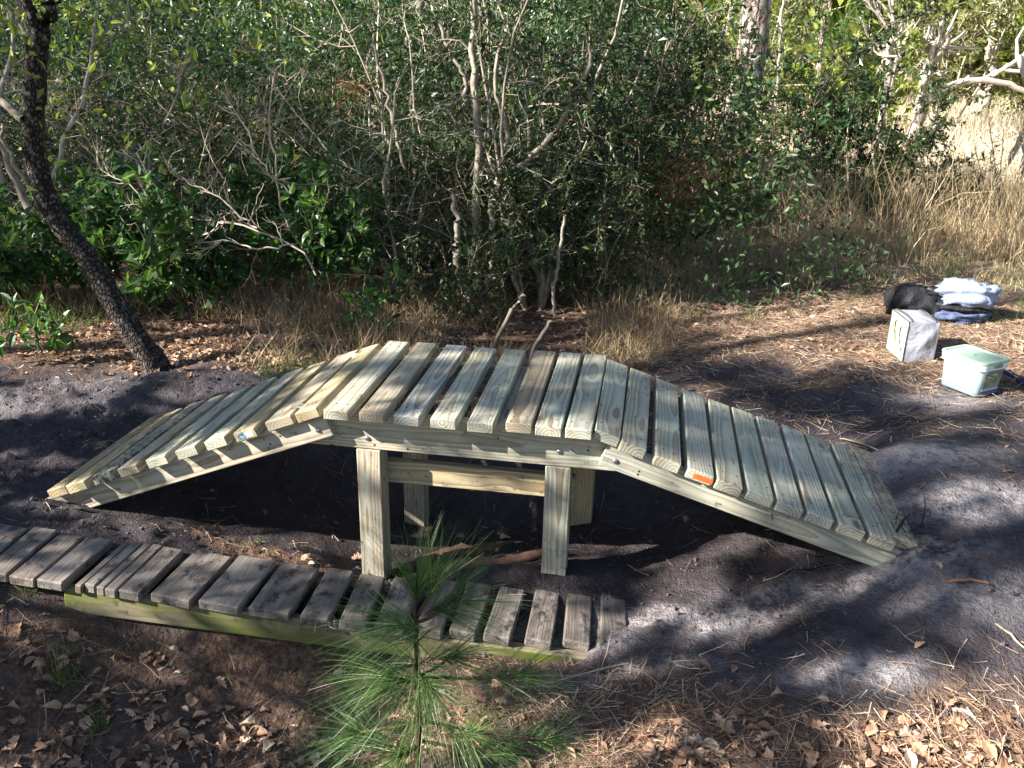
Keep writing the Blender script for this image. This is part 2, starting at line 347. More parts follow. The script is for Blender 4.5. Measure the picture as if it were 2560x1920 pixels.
def gauss(x, y, lst):
    o = np.zeros(np.shape(x))
    for (cx, cy, rx, ry, a, s) in lst:
        c, sn = math.cos(a), math.sin(a); dx = x - cx; dy = y - cy; u = (dx * c + dy * sn) / rx; v = (-dx * sn + dy * c) / ry
        o = np.maximum(o, s * np.exp(-(u * u + v * v) ** 1.5))
    return o
FRESH = [(-1.5, .5, .6, .6, 0, 1.), (-.8, -.12, .6, .1, -.1, 1.), (1.9, .2, .5, .4, 0, .6), (-.2, -.06, .9, .10, 0, .9), (1.5, -.05, .5, .15, .3, .8), (-.9, .95, .5, .25, 0, .8)]
def height(x, y):
    z = h0(x, y); f = gauss(x, y, FRESH)
    z = z + (fbm(x * 2.3, y * 2.3) - .5) * .05 + (fbm(x * 9, y * 9, 4) - .5) * (.022 + .03 * f)
    z = z + (fbm(x * 31 + 7, y * 31, 2) - .5) * .009
    cl = fbm(x * 22 + 40, y * 22, 3); z = z + f * np.maximum(cl - .52, 0) * .12
    return z
def gh(u, v):                                   # pixel ray meets the ground
    d = ray(u, v); t = np.linspace(1.2, 60, 3000); P = CAM_C + d * t[:, None]; z = h0(P[:, 0], P[:, 1]); i = np.argmax(P[:, 2] < z)
    return P[i] if P[i, 2] < z[i] else P[-1]
def pxg(lst):                                   # (u, v, rx, ry, angle, strength) -> world ellipses
    o = []
    for (u, v, rx, ry, a, s) in lst: p = gh(u, v); o.append((p[0], p[1], rx, ry, a, s))
    return o
LIT_Z = pxg([(120, 860, .9, .35, 0, 1.), (420, 880, .5, .35, 0, 1.), (650, 880, .8, .3, 0, .9), (250, 1800, .7, .3, 0, .8), (600, 1700, .5, .25, 0, .9), (800, 1850, .5, .3, 0, 1.), (1250, 1850, .4, .25, 0, 1.), (1700, 1880, .5, .22, .1, 1.), (2200, 1900, .5, .2, 0, .9), (2480, 1860, .4, .2, 0, .7),
   (1250, 1640, .3, .12, 0, 1.), (700, 1390, .5, .07, -.1, .9), (1950, 790, .9, .35, .1, 1.), (1500, 850, .5, .35, 0, .9), (2300, 800, .8, .6, 0, .9), (2500, 900, .6, .5, 0, .9), (1080, 900, 1., .5, 0, .8), (1700, 1840, .5, .2, 0, 1.), (2050, 960, .25, .12, 0, .6), (1600, 1730, .3, .08, .2, .7)])
LIT_Z += [(0, 2.8, 5., .9, 0, .9), (-3, 2.0, 2., .9, 0, 1.), (2.5, 3.2, 2., .8, .1, .9)]
SAND_Z = pxg([(1800, 1560, .22, .08, .15, .9), (1620, 1545, .2, .06, .1, .9), (2140, 1690, .2, .07, .1, .8), (2330, 1130, .35, .16, .3, .7), (2420, 1260, .3, .14, .2, .7), (2250, 1420, .35, .08, .2, .75), (1450, 1610, .25, .10, 0, .8), (2350, 1000, .3, .2, 0, .5), (1950, 1500, .3, .08, 0, .6), (2480, 1480, .3, .12, 0, .5), (1550, 1700, .3, .06, .1, .6), (60, 1000, .5, .2, .4, .35)])
def zone(x, y):
    nz = fbm(x * 5 + 9, y * 5, 4) * 1.1
    lit = np.clip((gauss(x, y, LIT_Z) + nz - .75) * 1.8, 0, 1)
    far = np.clip((np.hypot(x - .5, y - .3) - 3.4) / 1.2, 0, 1); back = np.clip((y - 2.6) / .8, 0, 1)
    lit = np.maximum(lit, np.maximum(far, back) * .9)
    sand = np.clip(gauss(x, y, SAND_Z) * 1.4, 0, 1)
    dry = np.clip((x + .35 * y - 3.6) / 1.2, 0, 1) * np.clip((y - 3.0) / 1.5, 0, 1)
    dark_ground = gauss(x, y, [(.3, .45, 1.0, .5, 0, 1.), (-.3, .4, .8, .4, .3, 1.), (.55, 1.6, .7, .8, 0, 1.), (1.3, .4, .6, .4, 0, .8), (-.2, -.72, 1.0, .3, -.1, .7)])  # ground coloured darker below the bridge, in the hollow and before the boardwalk
    return lit, sand, dry, dark_ground
def axis_coords(a, b, st, far):
    c = np.arange(a, b, st); g = st * np.cumprod(np.full(30, 1.36)); g = np.cumsum(g); g = g[g < far]
    return np.concatenate([a - g[::-1], c, b + g])
gx = axis_coords(-2.9, 4.2, .02, 260.); gy = axis_coords(-1.5, 3.4, .02, 260.)
X, Y = np.meshgrid(gx, gy); nX, nY = len(gx), len(gy)
Zg = height(X, Y)
mbg = MB(); ii = (np.arange(nY - 1)[:, None] * nX + np.arange(nX - 1)[None]).ravel()
mbg.add(np.stack([X, Y, Zg], -1), np.stack([ii, ii + 1, ii + 1 + nX, ii + nX], -1))
zl, zs, zd, zm = (a.ravel() for a in zone(X, Y))
ground = link("ground", mbg.mesh("ground", SOIL, smooth=True, attr=dict(litter=zl, sand=zs, dry=zd, dark_ground=zm)), kind='structure')
ground["label"] = "dark sandy soil with patches of white sand and leaf litter"

# ------------------------------------------------------------------ the new plank bridge
ZO = 0.5
bridge = thing("plank_bridge", (0, 0, 0), "new arched footbridge of pale treated pine planks on four square posts", "bridge")
def rc(): return (random.random(), random.random(), random.random(), 1.)
def beam(name, sx, sy, sz, M, mat, parent, color=None, label=None, b=.003, grime=None):
    mb = add_box(MB(), sx, sy, sz, b); at_ = {}
    if grime is not None:
        V = np.concatenate(mb.V); at_ = dict(grime=grime(V))
    me = mb.mesh(name, mat, attr=at_)
    return link(name, me, parent, mw=M, color=color or rc(), label=label)
mx = [0, .1232, .2495, .3759, .5025, .6279, .7312, .8339]; my = [-.012, -.010, -.010, -.010, -.013, .011, .005, .005]
rs = [-.0036, .0927, .2097, .3236, .4267, .5307, .6346, .7416, .8458, .9546, 1.048]; ry = [.022, .005, -.007, -.0075, -.012, -.007, -.007, -.003, -.0045, .004, .055]
ls = [1.2120, 1.114, .9968, .8751, .7463, .6158, .4869, .3628, .2343, .1089]; ly = [.002, -.010, 0, -.002, 0, 0, .001, -.001, .012, .006]
XR, ZR, AR = .933, -.0035, .2966; XL, ZL, AL = -.0121, .0052, .3813
T_ = .038; WB = .089
ECOL = [(.5, .25, .5), (.62, .10, .75), (.35, .16, .28), (.55, .05, .72), (.45, .08, .85), (.7, .55, .5), (.5, .12, .45), (.4, .5, .55)]
def plank(name, x, y, L, nor, ux, mat, col, grime=None, label=None, w=WB):
    o = np.array(x) + np.array(ux) * w / 2 - np.array(nor) * T_ / 2 + np.array([0, y + L / 2, 0])
    X_ = (random.gauss(0, .004), 1, 0)
    # random flip end for end so that no two planks show the same grain
    return beam(name, L, w, T_, axes_matrix(X_, np.cross(nor, X_), nor, o), mat, bridge, col, label, .0035, grime)
mids, lefts, rights = [], [], []
for i in range(8):
    c = ECOL[i]; mids.append(plank("deck_plank", (mx[i], 0, ZO), my[i], .771 + random.uniform(-.008, .008), (0, 0, 1), (1, 0, 0), WOOD, (*c, 1)))
ux = np.array([math.cos(AR), 0, -math.sin(AR)]); nr_ = np.array([math.sin(AR), 0, math.cos(AR)])
for i in range(11):
    p = np.array([XR, 0, ZR + ZO]) + ux * rs[i]
    gr = None
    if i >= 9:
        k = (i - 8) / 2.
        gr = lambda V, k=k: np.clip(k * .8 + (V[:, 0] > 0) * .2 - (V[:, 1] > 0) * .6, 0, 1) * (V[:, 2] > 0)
    rights.append(plank("deck_plank", p, ry[i], .727 + random.uniform(-.008, .008), nr_, ux, WOODY if i in (5, 9) and False else WOOD, (random.random(), [.3, .2, .15, .03, .5, .6, .12, .2, .5, .4, .4][i], [.4, .6, .5, .97, .5, .5, .2, .8, .5, .5, .5][i], 1), gr))
ul = np.array([-math.cos(AL), 0, -math.sin(AL)]); nl_ = np.array([-math.sin(AL), 0, math.cos(AL)])
for i in range(10):
    p = np.array([XL, 0, ZL + ZO]) + ul * ls[i]
    gr = None
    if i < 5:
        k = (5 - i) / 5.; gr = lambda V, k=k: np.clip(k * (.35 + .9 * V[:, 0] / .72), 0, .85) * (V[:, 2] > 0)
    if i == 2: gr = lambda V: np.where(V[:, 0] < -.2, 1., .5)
    lefts.append(plank("deck_plank", p - ul * (.108 if i == 8 else WB), ly[i], .729 + random.uniform(-.008, .008), nl_, ul, WOODY if i in (0, 1, 3, 7, 9) else WOOD, None, gr, None, .108 if i == 8 else WB))
def ramp_beam(u, n, x0, s0, s1, dep, h, y, name="stringer", mat=WOODY, col=None, th=.038, label=None):
    c = np.array([x0[0], 0, x0[1] + ZO]) + u * (s0 + s1) / 2 - n * (dep + h / 2) + np.array([0, y + th / 2, 0])
    x = u if u[0] > 0 else -u
    return beam(name, s1 - s0, h, th, axes_matrix(x, n, np.cross(x, n), c), mat, bridge, col, label)
LST = ramp_beam(ul, nl_, (XL, ZL), .024, 1.30, T_ + .0005, .089, .040, col=(.5, .35, .52, 1))
ramp_beam(ul, nl_, (XL, ZL), .024, 1.30, T_ + .0005, .089, .680)
RST = ramp_beam(ux, nr_, (XR, ZR), .054, 1.16, T_ + .0005, .089, .040, mat=WOOD, col=(.3, .1, .75, 1))
ramp_beam(ux, nr_, (XR, ZR), .054, 1.16, T_ + .0005, .089, .680, mat=WOOD)
FR = beam("stringer", 1.19, .140, .038, axes_matrix((1, 0, 0), (0, 0, 1), (0, -1, 0), (.455, .0985, ZO - T_ - .0725)), WOOD, bridge, (.42, .16, .62, 1))
beam("stringer", 1.19, .140, .038, axes_matrix((1, 0, 0), (0, 0, 1), (0, -1, 0), (.455, .6595, ZO - T_ - .0705)), WOOD, bridge)
def post(x, y, z0, z1, mat, col):
    return beam("post", z1 - z0, .089, .089, axes_matrix((0, 0, 1), (1, 0, 0), (0, 1, 0), (x + .0445, y + .0445, (z0 + z1) / 2)), mat, bridge, col)
PL = post(.080, .0755, -.40, ZO - T_ - .1445, WOODY, (.3, .3, .52, 1)); PR = post(.763, .0755, -.40, ZO - T_ - .1445, WOOD, (.6, .2, .55, 1))
post(.098, .592, -.45, ZO - T_ - .1425, WOODY, (.5, .5, .5, 1)); post(.822, .592, -.40, ZO - T_ - .1425, WOODY, (.2, .5, .5, 1))
beam("brace", .79, .089, .038, axes_matrix((1, 0, .012), (0, 0, 1), (0, -1, 0), (.468, .185, .192)), WOODY, bridge, (.4, .22, .58, 1))
beam("joist", .53, .089, .038, axes_matrix((0, 1, 0), (0, 0, 1), (1, 0, 0), (.604, .374, ZO - T_ - .0455)), WOOD, bridge)
beam("joist", .53, .089, .038, axes_matrix((0, 1, 0), (0, 0, 1), (1, 0, 0), (.03, .374, ZO - T_ - .0455)), WOOD, bridge)
STEEL = simple("galvanised_steel", (.42, .42, .44), .38, .5, Metallic=.85)
def disc_vf(r, h, n=12):
    a = np.arange(n) * 2 * np.pi / n; ring = lambda rr, z: np.stack([rr * np.cos(a), rr * np.sin(a), np.full(n, z)], 1)
    V = np.concatenate([ring(r, 0), ring(r, h * .5), ring(r * .72, h * .9), ring(.001, h)]); i = np.arange(n); j = (i + 1) % n
    F = np.concatenate([np.stack([i + k * n, j + k * n, j + (k + 1) * n, i + (k + 1) * n], 1) for k in range(3)]); return V, F
V, F = disc_vf(.0095, .006); bolt_me = MB().add(V, F).mesh("bolt", STEEL, smooth=True)
def onplane(u, v, y): return at(u, v, 1, y)
for (u, v, y) in ((795, 1075, .040), (918, 1095, .0795), (1398, 1128, .0795), (1538, 1152, .040)):
    p = onplane(u, v, y); link("bolt", bolt_me, bridge, mw=axes_matrix((1, 0, 0), (0, 0, 1), (0, -1, 0), p - [0, .0005, 0]))
# screw heads: two at each end of every plank, too small to pick apart
SCREW = simple("dark_screw", (.05, .045, .04), .6, .3); mb = MB(); V0, F0 = disc_vf(.0034, .0016, 6)
for o, L in [(o, .75) for o in mids] + [(o, .70) for o in lefts + rights]:
    A = np.array(lm(o))
    for sx in (-1, 1):
        for sy in (-1, 1):
            loc = np.array([sx * (L / 2 - .055 + random.uniform(-.012, .012)), sy * random.uniform(.016, .03), T_ / 2])
            mb.add((V0 + loc) @ A[:3, :3].T + A[:3, 3], F0)
for (u, v, y) in ((700, 1090, .04), (675, 1110, .04), (672, 1120, .04), (936, 1112, .0795), (1019, 1122, .0795), (1597, 1178, .04), (1594, 1186, .04), (1245, 1095, .0795), (1470, 1126, .0795), (1930, 1287, .04), (1931, 1296, .04)):
    p = onplane(u, v, y); mb.add(V0[:, [0, 2, 1]] * [1, -1, 1] * 1.2 + p, F0[:, ::-1])
link("screw_heads", mb.mesh("screw_heads", SCREW), bridge, kind='stuff')
# stickers and printed stamps
g = G("price_label"); gx_ = g.n("SeparateXYZ", {0: g.n("TexCoord").outputs['Object']})
bars = g.math('GREATER_THAN', g.math('FRACT', g.math('MULTIPLY', gx_.outputs[0], 420.)), .55)
inb = g.math('MULTIPLY', g.math('GREATER_THAN', gx_.outputs[0], .006), g.math('LESS_THAN', gx_.outputs[0], .021))
inb = g.math('MULTIPLY', inb, g.math('LESS_THAN', g.math('ABSOLUTE', gx_.outputs[1]), .006))
c = g.mix(g.math('LESS_THAN', gx_.outputs[0], .001), (.85, .86, .88), g.mix(g.mr(g.noise(g.n("TexCoord").outputs['Object'], 90., 1.), .45, .6), (.25, .50, .68), (.13, .10, .12)))
PRICE = g.out(g.mix(g.math('MULTIPLY', g.math('MULTIPLY', bars, inb), .6), c, (.3, .3, .36)), .35, .4)
def end_frame(o, L):                            # frame on the near end face of a plank: x along the width, y along the thickness
    A = lm(o); w_ = Vector([A[i][1] for i in range(3)]); n_ = Vector([A[i][2] for i in range(3)])
    if w_[0] < 0: w_ = -w_
    c = A @ Vector((-L / 2, 0, 0)); return w_, n_, c
def sticker(name, o, L, sx, sy, mat, dx=0., dy=0., tilt=0.):
    w_, n_, c = end_frame(o, L); x = (w_ + n_ * tilt).normalized(); y = n_; z = x.cross(y).normalized()
    if z[1] > 0: z = -z
    p = c + w_ * dx + n_ * dy + z * .0006
    me = add_box(MB(), sx, sy, .0008, .0002).mesh(name, mat); M = axes_matrix(x, np.cross(z, x), z, p)
    return link(name, me, o, mw=lm(o).inverted() @ M)
def length_of(o): return max(v.co.x for v in o.data.vertices) * 2
sticker("price_sticker", lefts[7], length_of(lefts[7]), .062, .022, PRICE, 0, .001)
ORANGE = simple("orange_tag", (.80, .14, .03), .45, .4)
tag_o = sticker("orange_tag", rights[3], length_of(rights[3]), .066, .019, ORANGE, .012, -.001)
INK = simple("stamp_ink", (.035, .06, .075), .8, .1); INKB = simple("blue_stamp_ink", (.05, .09, .22), .8, .1); INKK = simple("dark_red_ink", (.25, .03, .01), .7, .1)
def text_mesh(cu):
    o = bpy.data.objects.new("tmp", cu); me = bpy.data.meshes.new_from_object(o); me.name = cu.name
    bpy.data.objects.remove(o); bpy.data.curves.remove(cu); return me
def text(body, size, M, mat, parent, name):
    cu = bpy.data.curves.new(name, 'FONT'); cu.body = body; cu.size = size; cu.align_x = 'CENTER'; cu.align_y = 'CENTER'; cu.materials.append(mat); cu.resolution_u = 2
    return link(name, text_mesh(cu), parent, mw=lm(parent).inverted() @ M if parent.parent is not None and parent.type == 'MESH' else M)
p = onplane(1393, 1378, .0755 - .0006); Mx = axes_matrix((1, 0, 0), (0, 0, 1), (0, -1, 0), p)
text("SYP   No.1   S-DRY", .0082, Mx, INK, PR, "ink_stamp")
text("KD   19   HT", .0082, Mx @ Matrix.Translation((0, -.013, 0)), INK, PR, "ink_stamp")
cu = bpy.data.curves.new("tag_print", 'FONT'); cu.body = "18921  ====\n= = ======"; cu.size = .008; cu.align_x = 'CENTER'; cu.align_y = 'CENTER'; cu.materials.append(INKK)
link("tag_print", text_mesh(cu), tag_o, mw=Matrix.Translation((0, 0, .0006)))
def top_text(o, body, size, u, v, ang, mat):    # print on a plank's top face
    A = lm(o); n_ = np.array([A[i][2] for i in range(3)]); c = np.array(A @ Vector((0, 0, T_ / 2)))
    d = ray(u, v); p = CAM_C + d * ((c - CAM_C) @ n_) / (d @ n_) + n_ * .0008
    w_ = np.array([A[i][1] for i in range(3)]); w_ = w_ if w_[0] > 0 else -w_; l_ = np.cross(n_, w_)
    x = w_ * math.cos(ang) + l_ * math.sin(ang); text(body, size, axes_matrix(x, np.cross(n_, x), n_, p), mat, o, "ink_stamp")
top_text(rights[7], "TREATED TO 0.15", .0105, 2024, 1190, -.12, INKB); top_text(rights[8], "GROUND CONTACT", .0105, 2088, 1211, -.12, INKB); top_text(rights[9], "LUMBER", .013, 2140, 1192, -.12, INKB)
top_text(lefts[2], "C3P", .03, 350, 1112, .3, INK)

# ------------------------------------------------------------------ the old boardwalk
walkway = thing("old_boardwalk", (0, 0, 0), "low weathered grey boardwalk with a mossy green edge beam sunk in the soil", "boardwalk")
BO = np.array([-1.029, -.484, .029]); ps, ti, ct = .087, .080, -.021
ba = np.array([math.cos(ps) * math.cos(ti), math.sin(ps) * math.cos(ti), -math.sin(ti)]); bb = np.array([-math.sin(ps), math.cos(ps), ct]); bn = nrm(np.cross(ba, bb))
BP = [(-.36, .12, 0, 0), (-.225, .12, 0, 0), (-.108, .095, .003, 0), (0, .089, .002, .003), (.098, .089, -.006, .034), (.193, .092, -.010, .061), (.321, .026, -.008, .08), (.350, .038, .000, .08), (.391, .030, -.004, .08), (.424, .040, -.012, .08), (.467, .075, -.010, .08), (.571, .140, -.007, .103), (.732, .140, -.010, .104), (.897, .140, -.008, .063), (1.073, .095, -.018, .039), (1.201, .089, -.018, .01), (1.316, .098, -.01, .03), (1.447, .088, 0, .06), (1.556, .088, .01, .09), (1.668, .089, .011, .110), (1.803, .089, .023, .073), (1.928, .089, .041, .034), (2.05, .089, .045, .03)]
WLK = .292
for i, (s, w, y, sk) in enumerate(BP):
    b2 = nrm(bb + ba * math.tan(sk)); th = .036; L = WLK * (.97 + .05 * random.random())
    c = BO + ba * (s + w / 2) + bb * y + b2 * L / 2 - bn * th / 2 + np.array([0, 0, random.uniform(-.003, .003)])
    nn = nrm(bn + ba * random.gauss(0, .025) + bb * random.gauss(0, .01))
    o = beam("walk_plank", L, w, th, axes_matrix(b2, np.cross(nn, b2), nn, c), OLD, walkway, (random.random(), random.random() * .5, random.random(), 1), b=.005)
    if i == 14: o["label"] = "rotten plank with a splintered near end"
o_ = lambda s, y, d: BO + ba * s + bb * y - bn * d
beam("edge_beam", 2.0, .092, .040, axes_matrix(ba, bn, np.cross(ba, bn), o_(1.27, .030, .036 + .0475)), MOSSY, walkway, (.4, .3, .5, 1), "mossy green edge beam", b=.006)
beam("edge_beam", 2.2, .089, .038, axes_matrix(ba, bn, np.cross(ba, bn), o_(1.02, WLK - .035, .036 + .046)), MOSSY, walkway, (.7, .3, .5, 1), b=.006)
# splinters at the rotten plank
mb = MB(); pr = o_(1.155, -.015, .02); P = walk(pr + R8.normal(0, 1, (26, 3)) * [.022, .006, .008], R8.normal(0, .4, (26, 3)) + [.05, -.5, .3], R8.uniform(.015, .045, 26), 3, .2)
V, F = tubes(P, np.linspace(1, .2, 3)[None] * R8.uniform(.0012, .003, (26, 1)), 4); mb.add(V, F, .6)
link("splinters", mb.mesh("splinters", OLD), walkway, kind='stuff')

# ------------------------------------------------------------------ tub, cool bag, rucksack, level
def loft(rings):                                # rings of equal length -> quads
    k = len(rings[0]); V = np.concatenate(rings); i = np.arange(k); j = (i + 1) % k
    return V, np.concatenate([np.stack([i + a * k, j + a * k, j + (a + 1) * k, i + (a + 1) * k], 1) for a in range(len(rings) - 1)])
def rrect(sx, sy, r, z, n=5):
    P = []
    for (cx, cy, a0) in ((1, 1, 0), (-1, 1, 90), (-1, -1, 180), (1, -1, 270)):
        for a in np.radians(a0 + np.linspace(0, 90, n)): P.append((cx * (sx / 2 - r) + r * math.cos(a), cy * (sy / 2 - r) + r * math.sin(a), z))
    return np.array(P)
def cap(ring_idx): return ring_idx
A_, B_, C_ = np.array([2.533, 1.693]), np.array([2.658, 1.519]), np.array([2.791, 1.613])
ex = nrm(B_ - A_); ey = nrm(C_ - B_); tc_ = (A_ + C_) / 2; tz = float(h0(*tc_)) + .004
tub = thing("plastic_tub", (tc_[0], tc_[1], tz), "clear plastic tub with sage green lid and white rim standing on pine straw", "tub")
RT = axes_matrix((ex[0], ex[1], 0), (ey[0], ey[1], 0) if ex[0] * ey[1] - ex[1] * ey[0] > 0 else (-ey[0], -ey[1], 0), (0, 0, 1), (0, 0, 0))
TUBM = G("milky_plastic").out((.50, .64, .67), .22, .5, Transmission_Weight=.55, IOR=1.35)
WHITE = simple("white_plastic", (.80, .82, .82), .35, .5); SAGE = simple("sage_plastic", (.36, .50, .41), .4, .5); SAGE2 = simple("sage_grey_clip", (.20, .25, .22), .45, .4)
rg = [rrect(.196, .150, .018, 0), rrect(.206, .158, .022, .004), rrect(.222, .174, .024, .150), rrect(.218, .170, .024, .150), rrect(.200, .154, .020, .006), rrect(.02, .02, .005, .006)]
V, F = loft(rg); mb = MB().add(V, F); mb.add(rrect(.196, .150, .018, 0), [list(range(19, -1, -1))])
link("tub_body", mb.mesh("tub_body", TUBM, smooth=True), tub, mw=RT)
V, F = loft([rrect(.226, .178, .026, .132), rrect(.240, .192, .028, .136), rrect(.240, .192, .028, .147), rrect(.236, .188, .028, .149), rrect(.244, .196, .03, .153), rrect(.244, .196, .03, .167), rrect(.232, .184, .03, .167), rrect(.224, .176, .026, .132)])
link("rim", MB().add(V, F).mesh("rim", WHITE), tub, mw=RT)
V, F = loft([rrect(.247, .199, .03, .1675), rrect(.252, .204, .032, .172), rrect(.248, .2, .03, .180), rrect(.226, .178, .028, .180), rrect(.218, .170, .026, .174), rrect(.01, .01, .003, .174)])
link("lid", MB().add(V, F).mesh("lid", SAGE), tub, mw=RT)
for (sx_, sy_) in ((0, -1), (1, 0), (-1, 0)):
    me = add_box(MB(), .05 if sy_ else .008, .008 if sy_ else .05, .022, .002).mesh("clip", WHITE if sx_ < 0 or sy_ else SAGE2)
    link("clip", me, tub, mw=RT @ Matrix.Translation((sx_ * .126, sy_ * .102, .160)))
g = G("tub_label"); ob = g.n("SeparateXYZ", {0: g.n("TexCoord").outputs['Object']}); yy = ob.outputs[1]; xx = ob.outputs[0]
nz = g.noise(g.n("TexCoord").outputs['Object'], 30., 3.)
c = g.ramp(nz, [(.35, (.10, .17, .15)), (.5, (.20, .24, .16)), (.65, (.33, .33, .17))])
c = g.mix(g.math('LESS_THAN', yy, -.028), c, (.42, .45, .72)); c = g.mix(g.math('LESS_THAN', yy, -.042), c, (.07, .10, .26))
LABM = g.out(c, .35, .4)
# label on the right-hand face (between corners B and C)
lab = link("label", add_box(MB(), .118, .105, .0008, .0002).mesh("label", LABM), tub)
fx = Vector((ey[0], ey[1], 0)); fn = Vector((ex[0], ex[1], 0)); up = Vector((0, 0, 1)); tiltv = (up + fn * .085).normalized(); fnn = (fn - up * .085).normalized()
lab.matrix_local = axes_matrix(fx, tiltv, fnn, Vector((0, 0, .070)) + fn * .1095)
YEL = simple("yellow_print", (.75, .55, .05), .4); 
link("label_mark", add_box(MB(), .035, .008, .0008, .0002).mesh("label_mark", YEL), lab, loc=(.008, .040, .0009))
link("label_mark", add_box(MB(), .045, .003, .0008, .0002).mesh("label_mark", WHITE), lab, mw=Matrix.Translation((-.02, .028, .0009)) @ Matrix.Rotation(-.35, 4, 'Z'))
text_o = bpy.data.curves.new("label_print", 'FONT'); text_o.body = "- - - - - -"; text_o.size = .009; text_o.align_x = 'CENTER'; text_o.materials.append(INK); link("label_print", text_mesh(text_o), lab, loc=(-.02, -.038, .0009))
# nails and deck screws stored in the tub
P = np.stack([R8.uniform(-.085, .085, 260), R8.uniform(-.06, .06, 260), .012 + .085 * R8.random(260) ** 1.5], 1); d = rdir(260) * [1, 1, .35]
P3 = walk(P, d, .05, 2, 0); V, F = tubes(P3, np.full((260, 2), .0017), 4); inside = (np.abs(V[:, 0]) < .095) & (np.abs(V[:, 1]) < .072)
V[:, 0] = np.clip(V[:, 0], -.094, .094); V[:, 1] = np.clip(V[:, 1], -.071, .071); V[:, 2] = np.clip(V[:, 2], .009, .14)
scr = link("loose_screws", MB().add(V, F).mesh("loose_screws", simple("bright_steel", (.45, .58, .60), .35, .5, Metallic=.4)), None, mw=Matrix.Translation((tc_[0], tc_[1], tz)) @ RT, label="heap of long deck screws inside the clear tub", cat="screws", kind='stuff')

bag_c = np.array([2.515, 2.16]); bz = float(h0(*bag_c)) - .005
bag = thing("cool_bag", (bag_c[0], bag_c[1], bz), "boxy silver grey lunch cool bag with pale yellow side and grey handles", "cool bag")
RB = axes_matrix((.994, .105, 0), (-.105, .994, 0), (0, 0, 1), (0, 0, 0)) @ Matrix.Rotation(-.01, 4, 'Y')
def fabric(name, c1, c2, rough=.6):
    g = G(name); tc = g.n("TexCoord").outputs['Object']; n_ = g.noise(tc, 14., 3., .5); f_ = g.noise(tc, 900., 1.)
    return g.out(g.mix(g.mr(n_, .3, .7), c1, c2), rough, .35, g.math('ADD', n_, g.math('MULTIPLY', f_, .05)), .9, .02)
SILV = fabric("silver_fabric", (.33, .34, .385), (.26, .27, .31)); CREAM = fabric("pale_yellow_fabric", (.72, .72, .50), (.62, .63, .42)); PIPE = fabric("dark_grey_piping", (.10, .10, .11), (.07, .07, .08)); HAND = fabric("grey_webbing", (.26, .28, .22), (.20, .22, .17))
def soft_box(sx, sy, sz, n, bulge, seed, wr=.004):
    rg = np.random.default_rng(seed); t = np.linspace(-1, 1, n); V = []; F = []; base = 0
    for ax in range(3):
        for s in (-1, 1):
            a, b = np.meshgrid(t, t); P = np.zeros((n, n, 3)); oth = [x for x in range(3) if x != ax]
            P[..., ax] = s; P[..., oth[0]] = a; P[..., oth[1]] = b
            e = (1 - a ** 2) * (1 - b ** 2); Q = P * np.array([sx, sy, sz]) / 2
            w = (fbm(a * 2.2 + rg.random() * 50, b * 2.2 + rg.random() * 50, 3) - .5) * wr * 6
            Q[..., ax] += s * (e * (bulge[ax] + w * 1.2)); sh = 1 - .05 * (1 - e)
            V.append(Q.reshape(-1, 3)); i = (np.arange(n - 1)[:, None] * n + np.arange(n - 1)).ravel() + base
            f = np.stack([i, i + 1, i + n + 1, i + n], 1); f = f if (s > 0) == (ax != 1) else f[:, ::-1]; F.append(f); base += n * n
    return V, F
V, F = soft_box(.160, .245, .225, 12, (.004, .012, .012), 3)
mb = MB()
for k, (v, f) in enumerate(zip(V, F)): mb.add(v, f - k * 144, 0, 1 if k == 0 else 0)
link("bag_body", mb.mesh("bag_body", [SILV, CREAM], smooth=True), bag, mw=RB @ Matrix.Translation((0, 0, .1125)))
def cord(pts, r, k=6):
    P = np.array(pts, float)[None]; return tubes(P, np.full(P.shape[:2], r), k)
mb = MB()
for x in (-.08, .08):
    ring = [(x, -.1225, 0), (x, -.1225, .225), (x, .1225, .225), (x, .1225, 0), (x, -.1225, 0)]; P = []
    for a, b in zip(ring[:-1], ring[1:]):
        for t in np.linspace(0, 1, 8)[:-1]: P.append(np.array(a) * (1 - t) + np.array(b) * t)
    P.append(np.array(ring[-1])); V, F = cord(P, .004); mb.add(V, F)
link("piping", mb.mesh("piping", PIPE, smooth=True), bag, mw=RB)
for y0, dz in ((-.035, .0), (.045, .015)):
    t = np.linspace(0, 1, 9); P = np.stack([-.083 - .022 * np.sin(np.pi * t), y0 - .045 * t + .012 * np.sin(5 * t), .185 + dz - .135 * t], 1)[None]
    T = nrm(np.gradient(P[0], axis=0)); S = np.array([0, 1., .3]) * .011; V = np.stack([P[0] - S, P[0] + S, P[0] + S + [-.002, 0, 0], P[0] - S + [-.002, 0, 0]], 1).reshape(-1, 3)
    i = np.arange(8)[:, None] * 4; F = np.concatenate([i + np.array(q_) for q_ in ([0, 1, 5, 4], [1, 2, 6, 5], [2, 3, 7, 6], [3, 0, 4, 7])])
    link("handle", MB().add(V, F).mesh("handle", HAND), bag, mw=RB)
mb = MB()
for x in (-.062, .062):
    V, F = cord([(x, y, .2385 - (y / .1225) ** 2 * .012) for y in np.linspace(-.12, .12, 9)], .0045); mb.add(V, F)
link("zip", mb.mesh("zip", PIPE, smooth=True), bag, mw=RB)

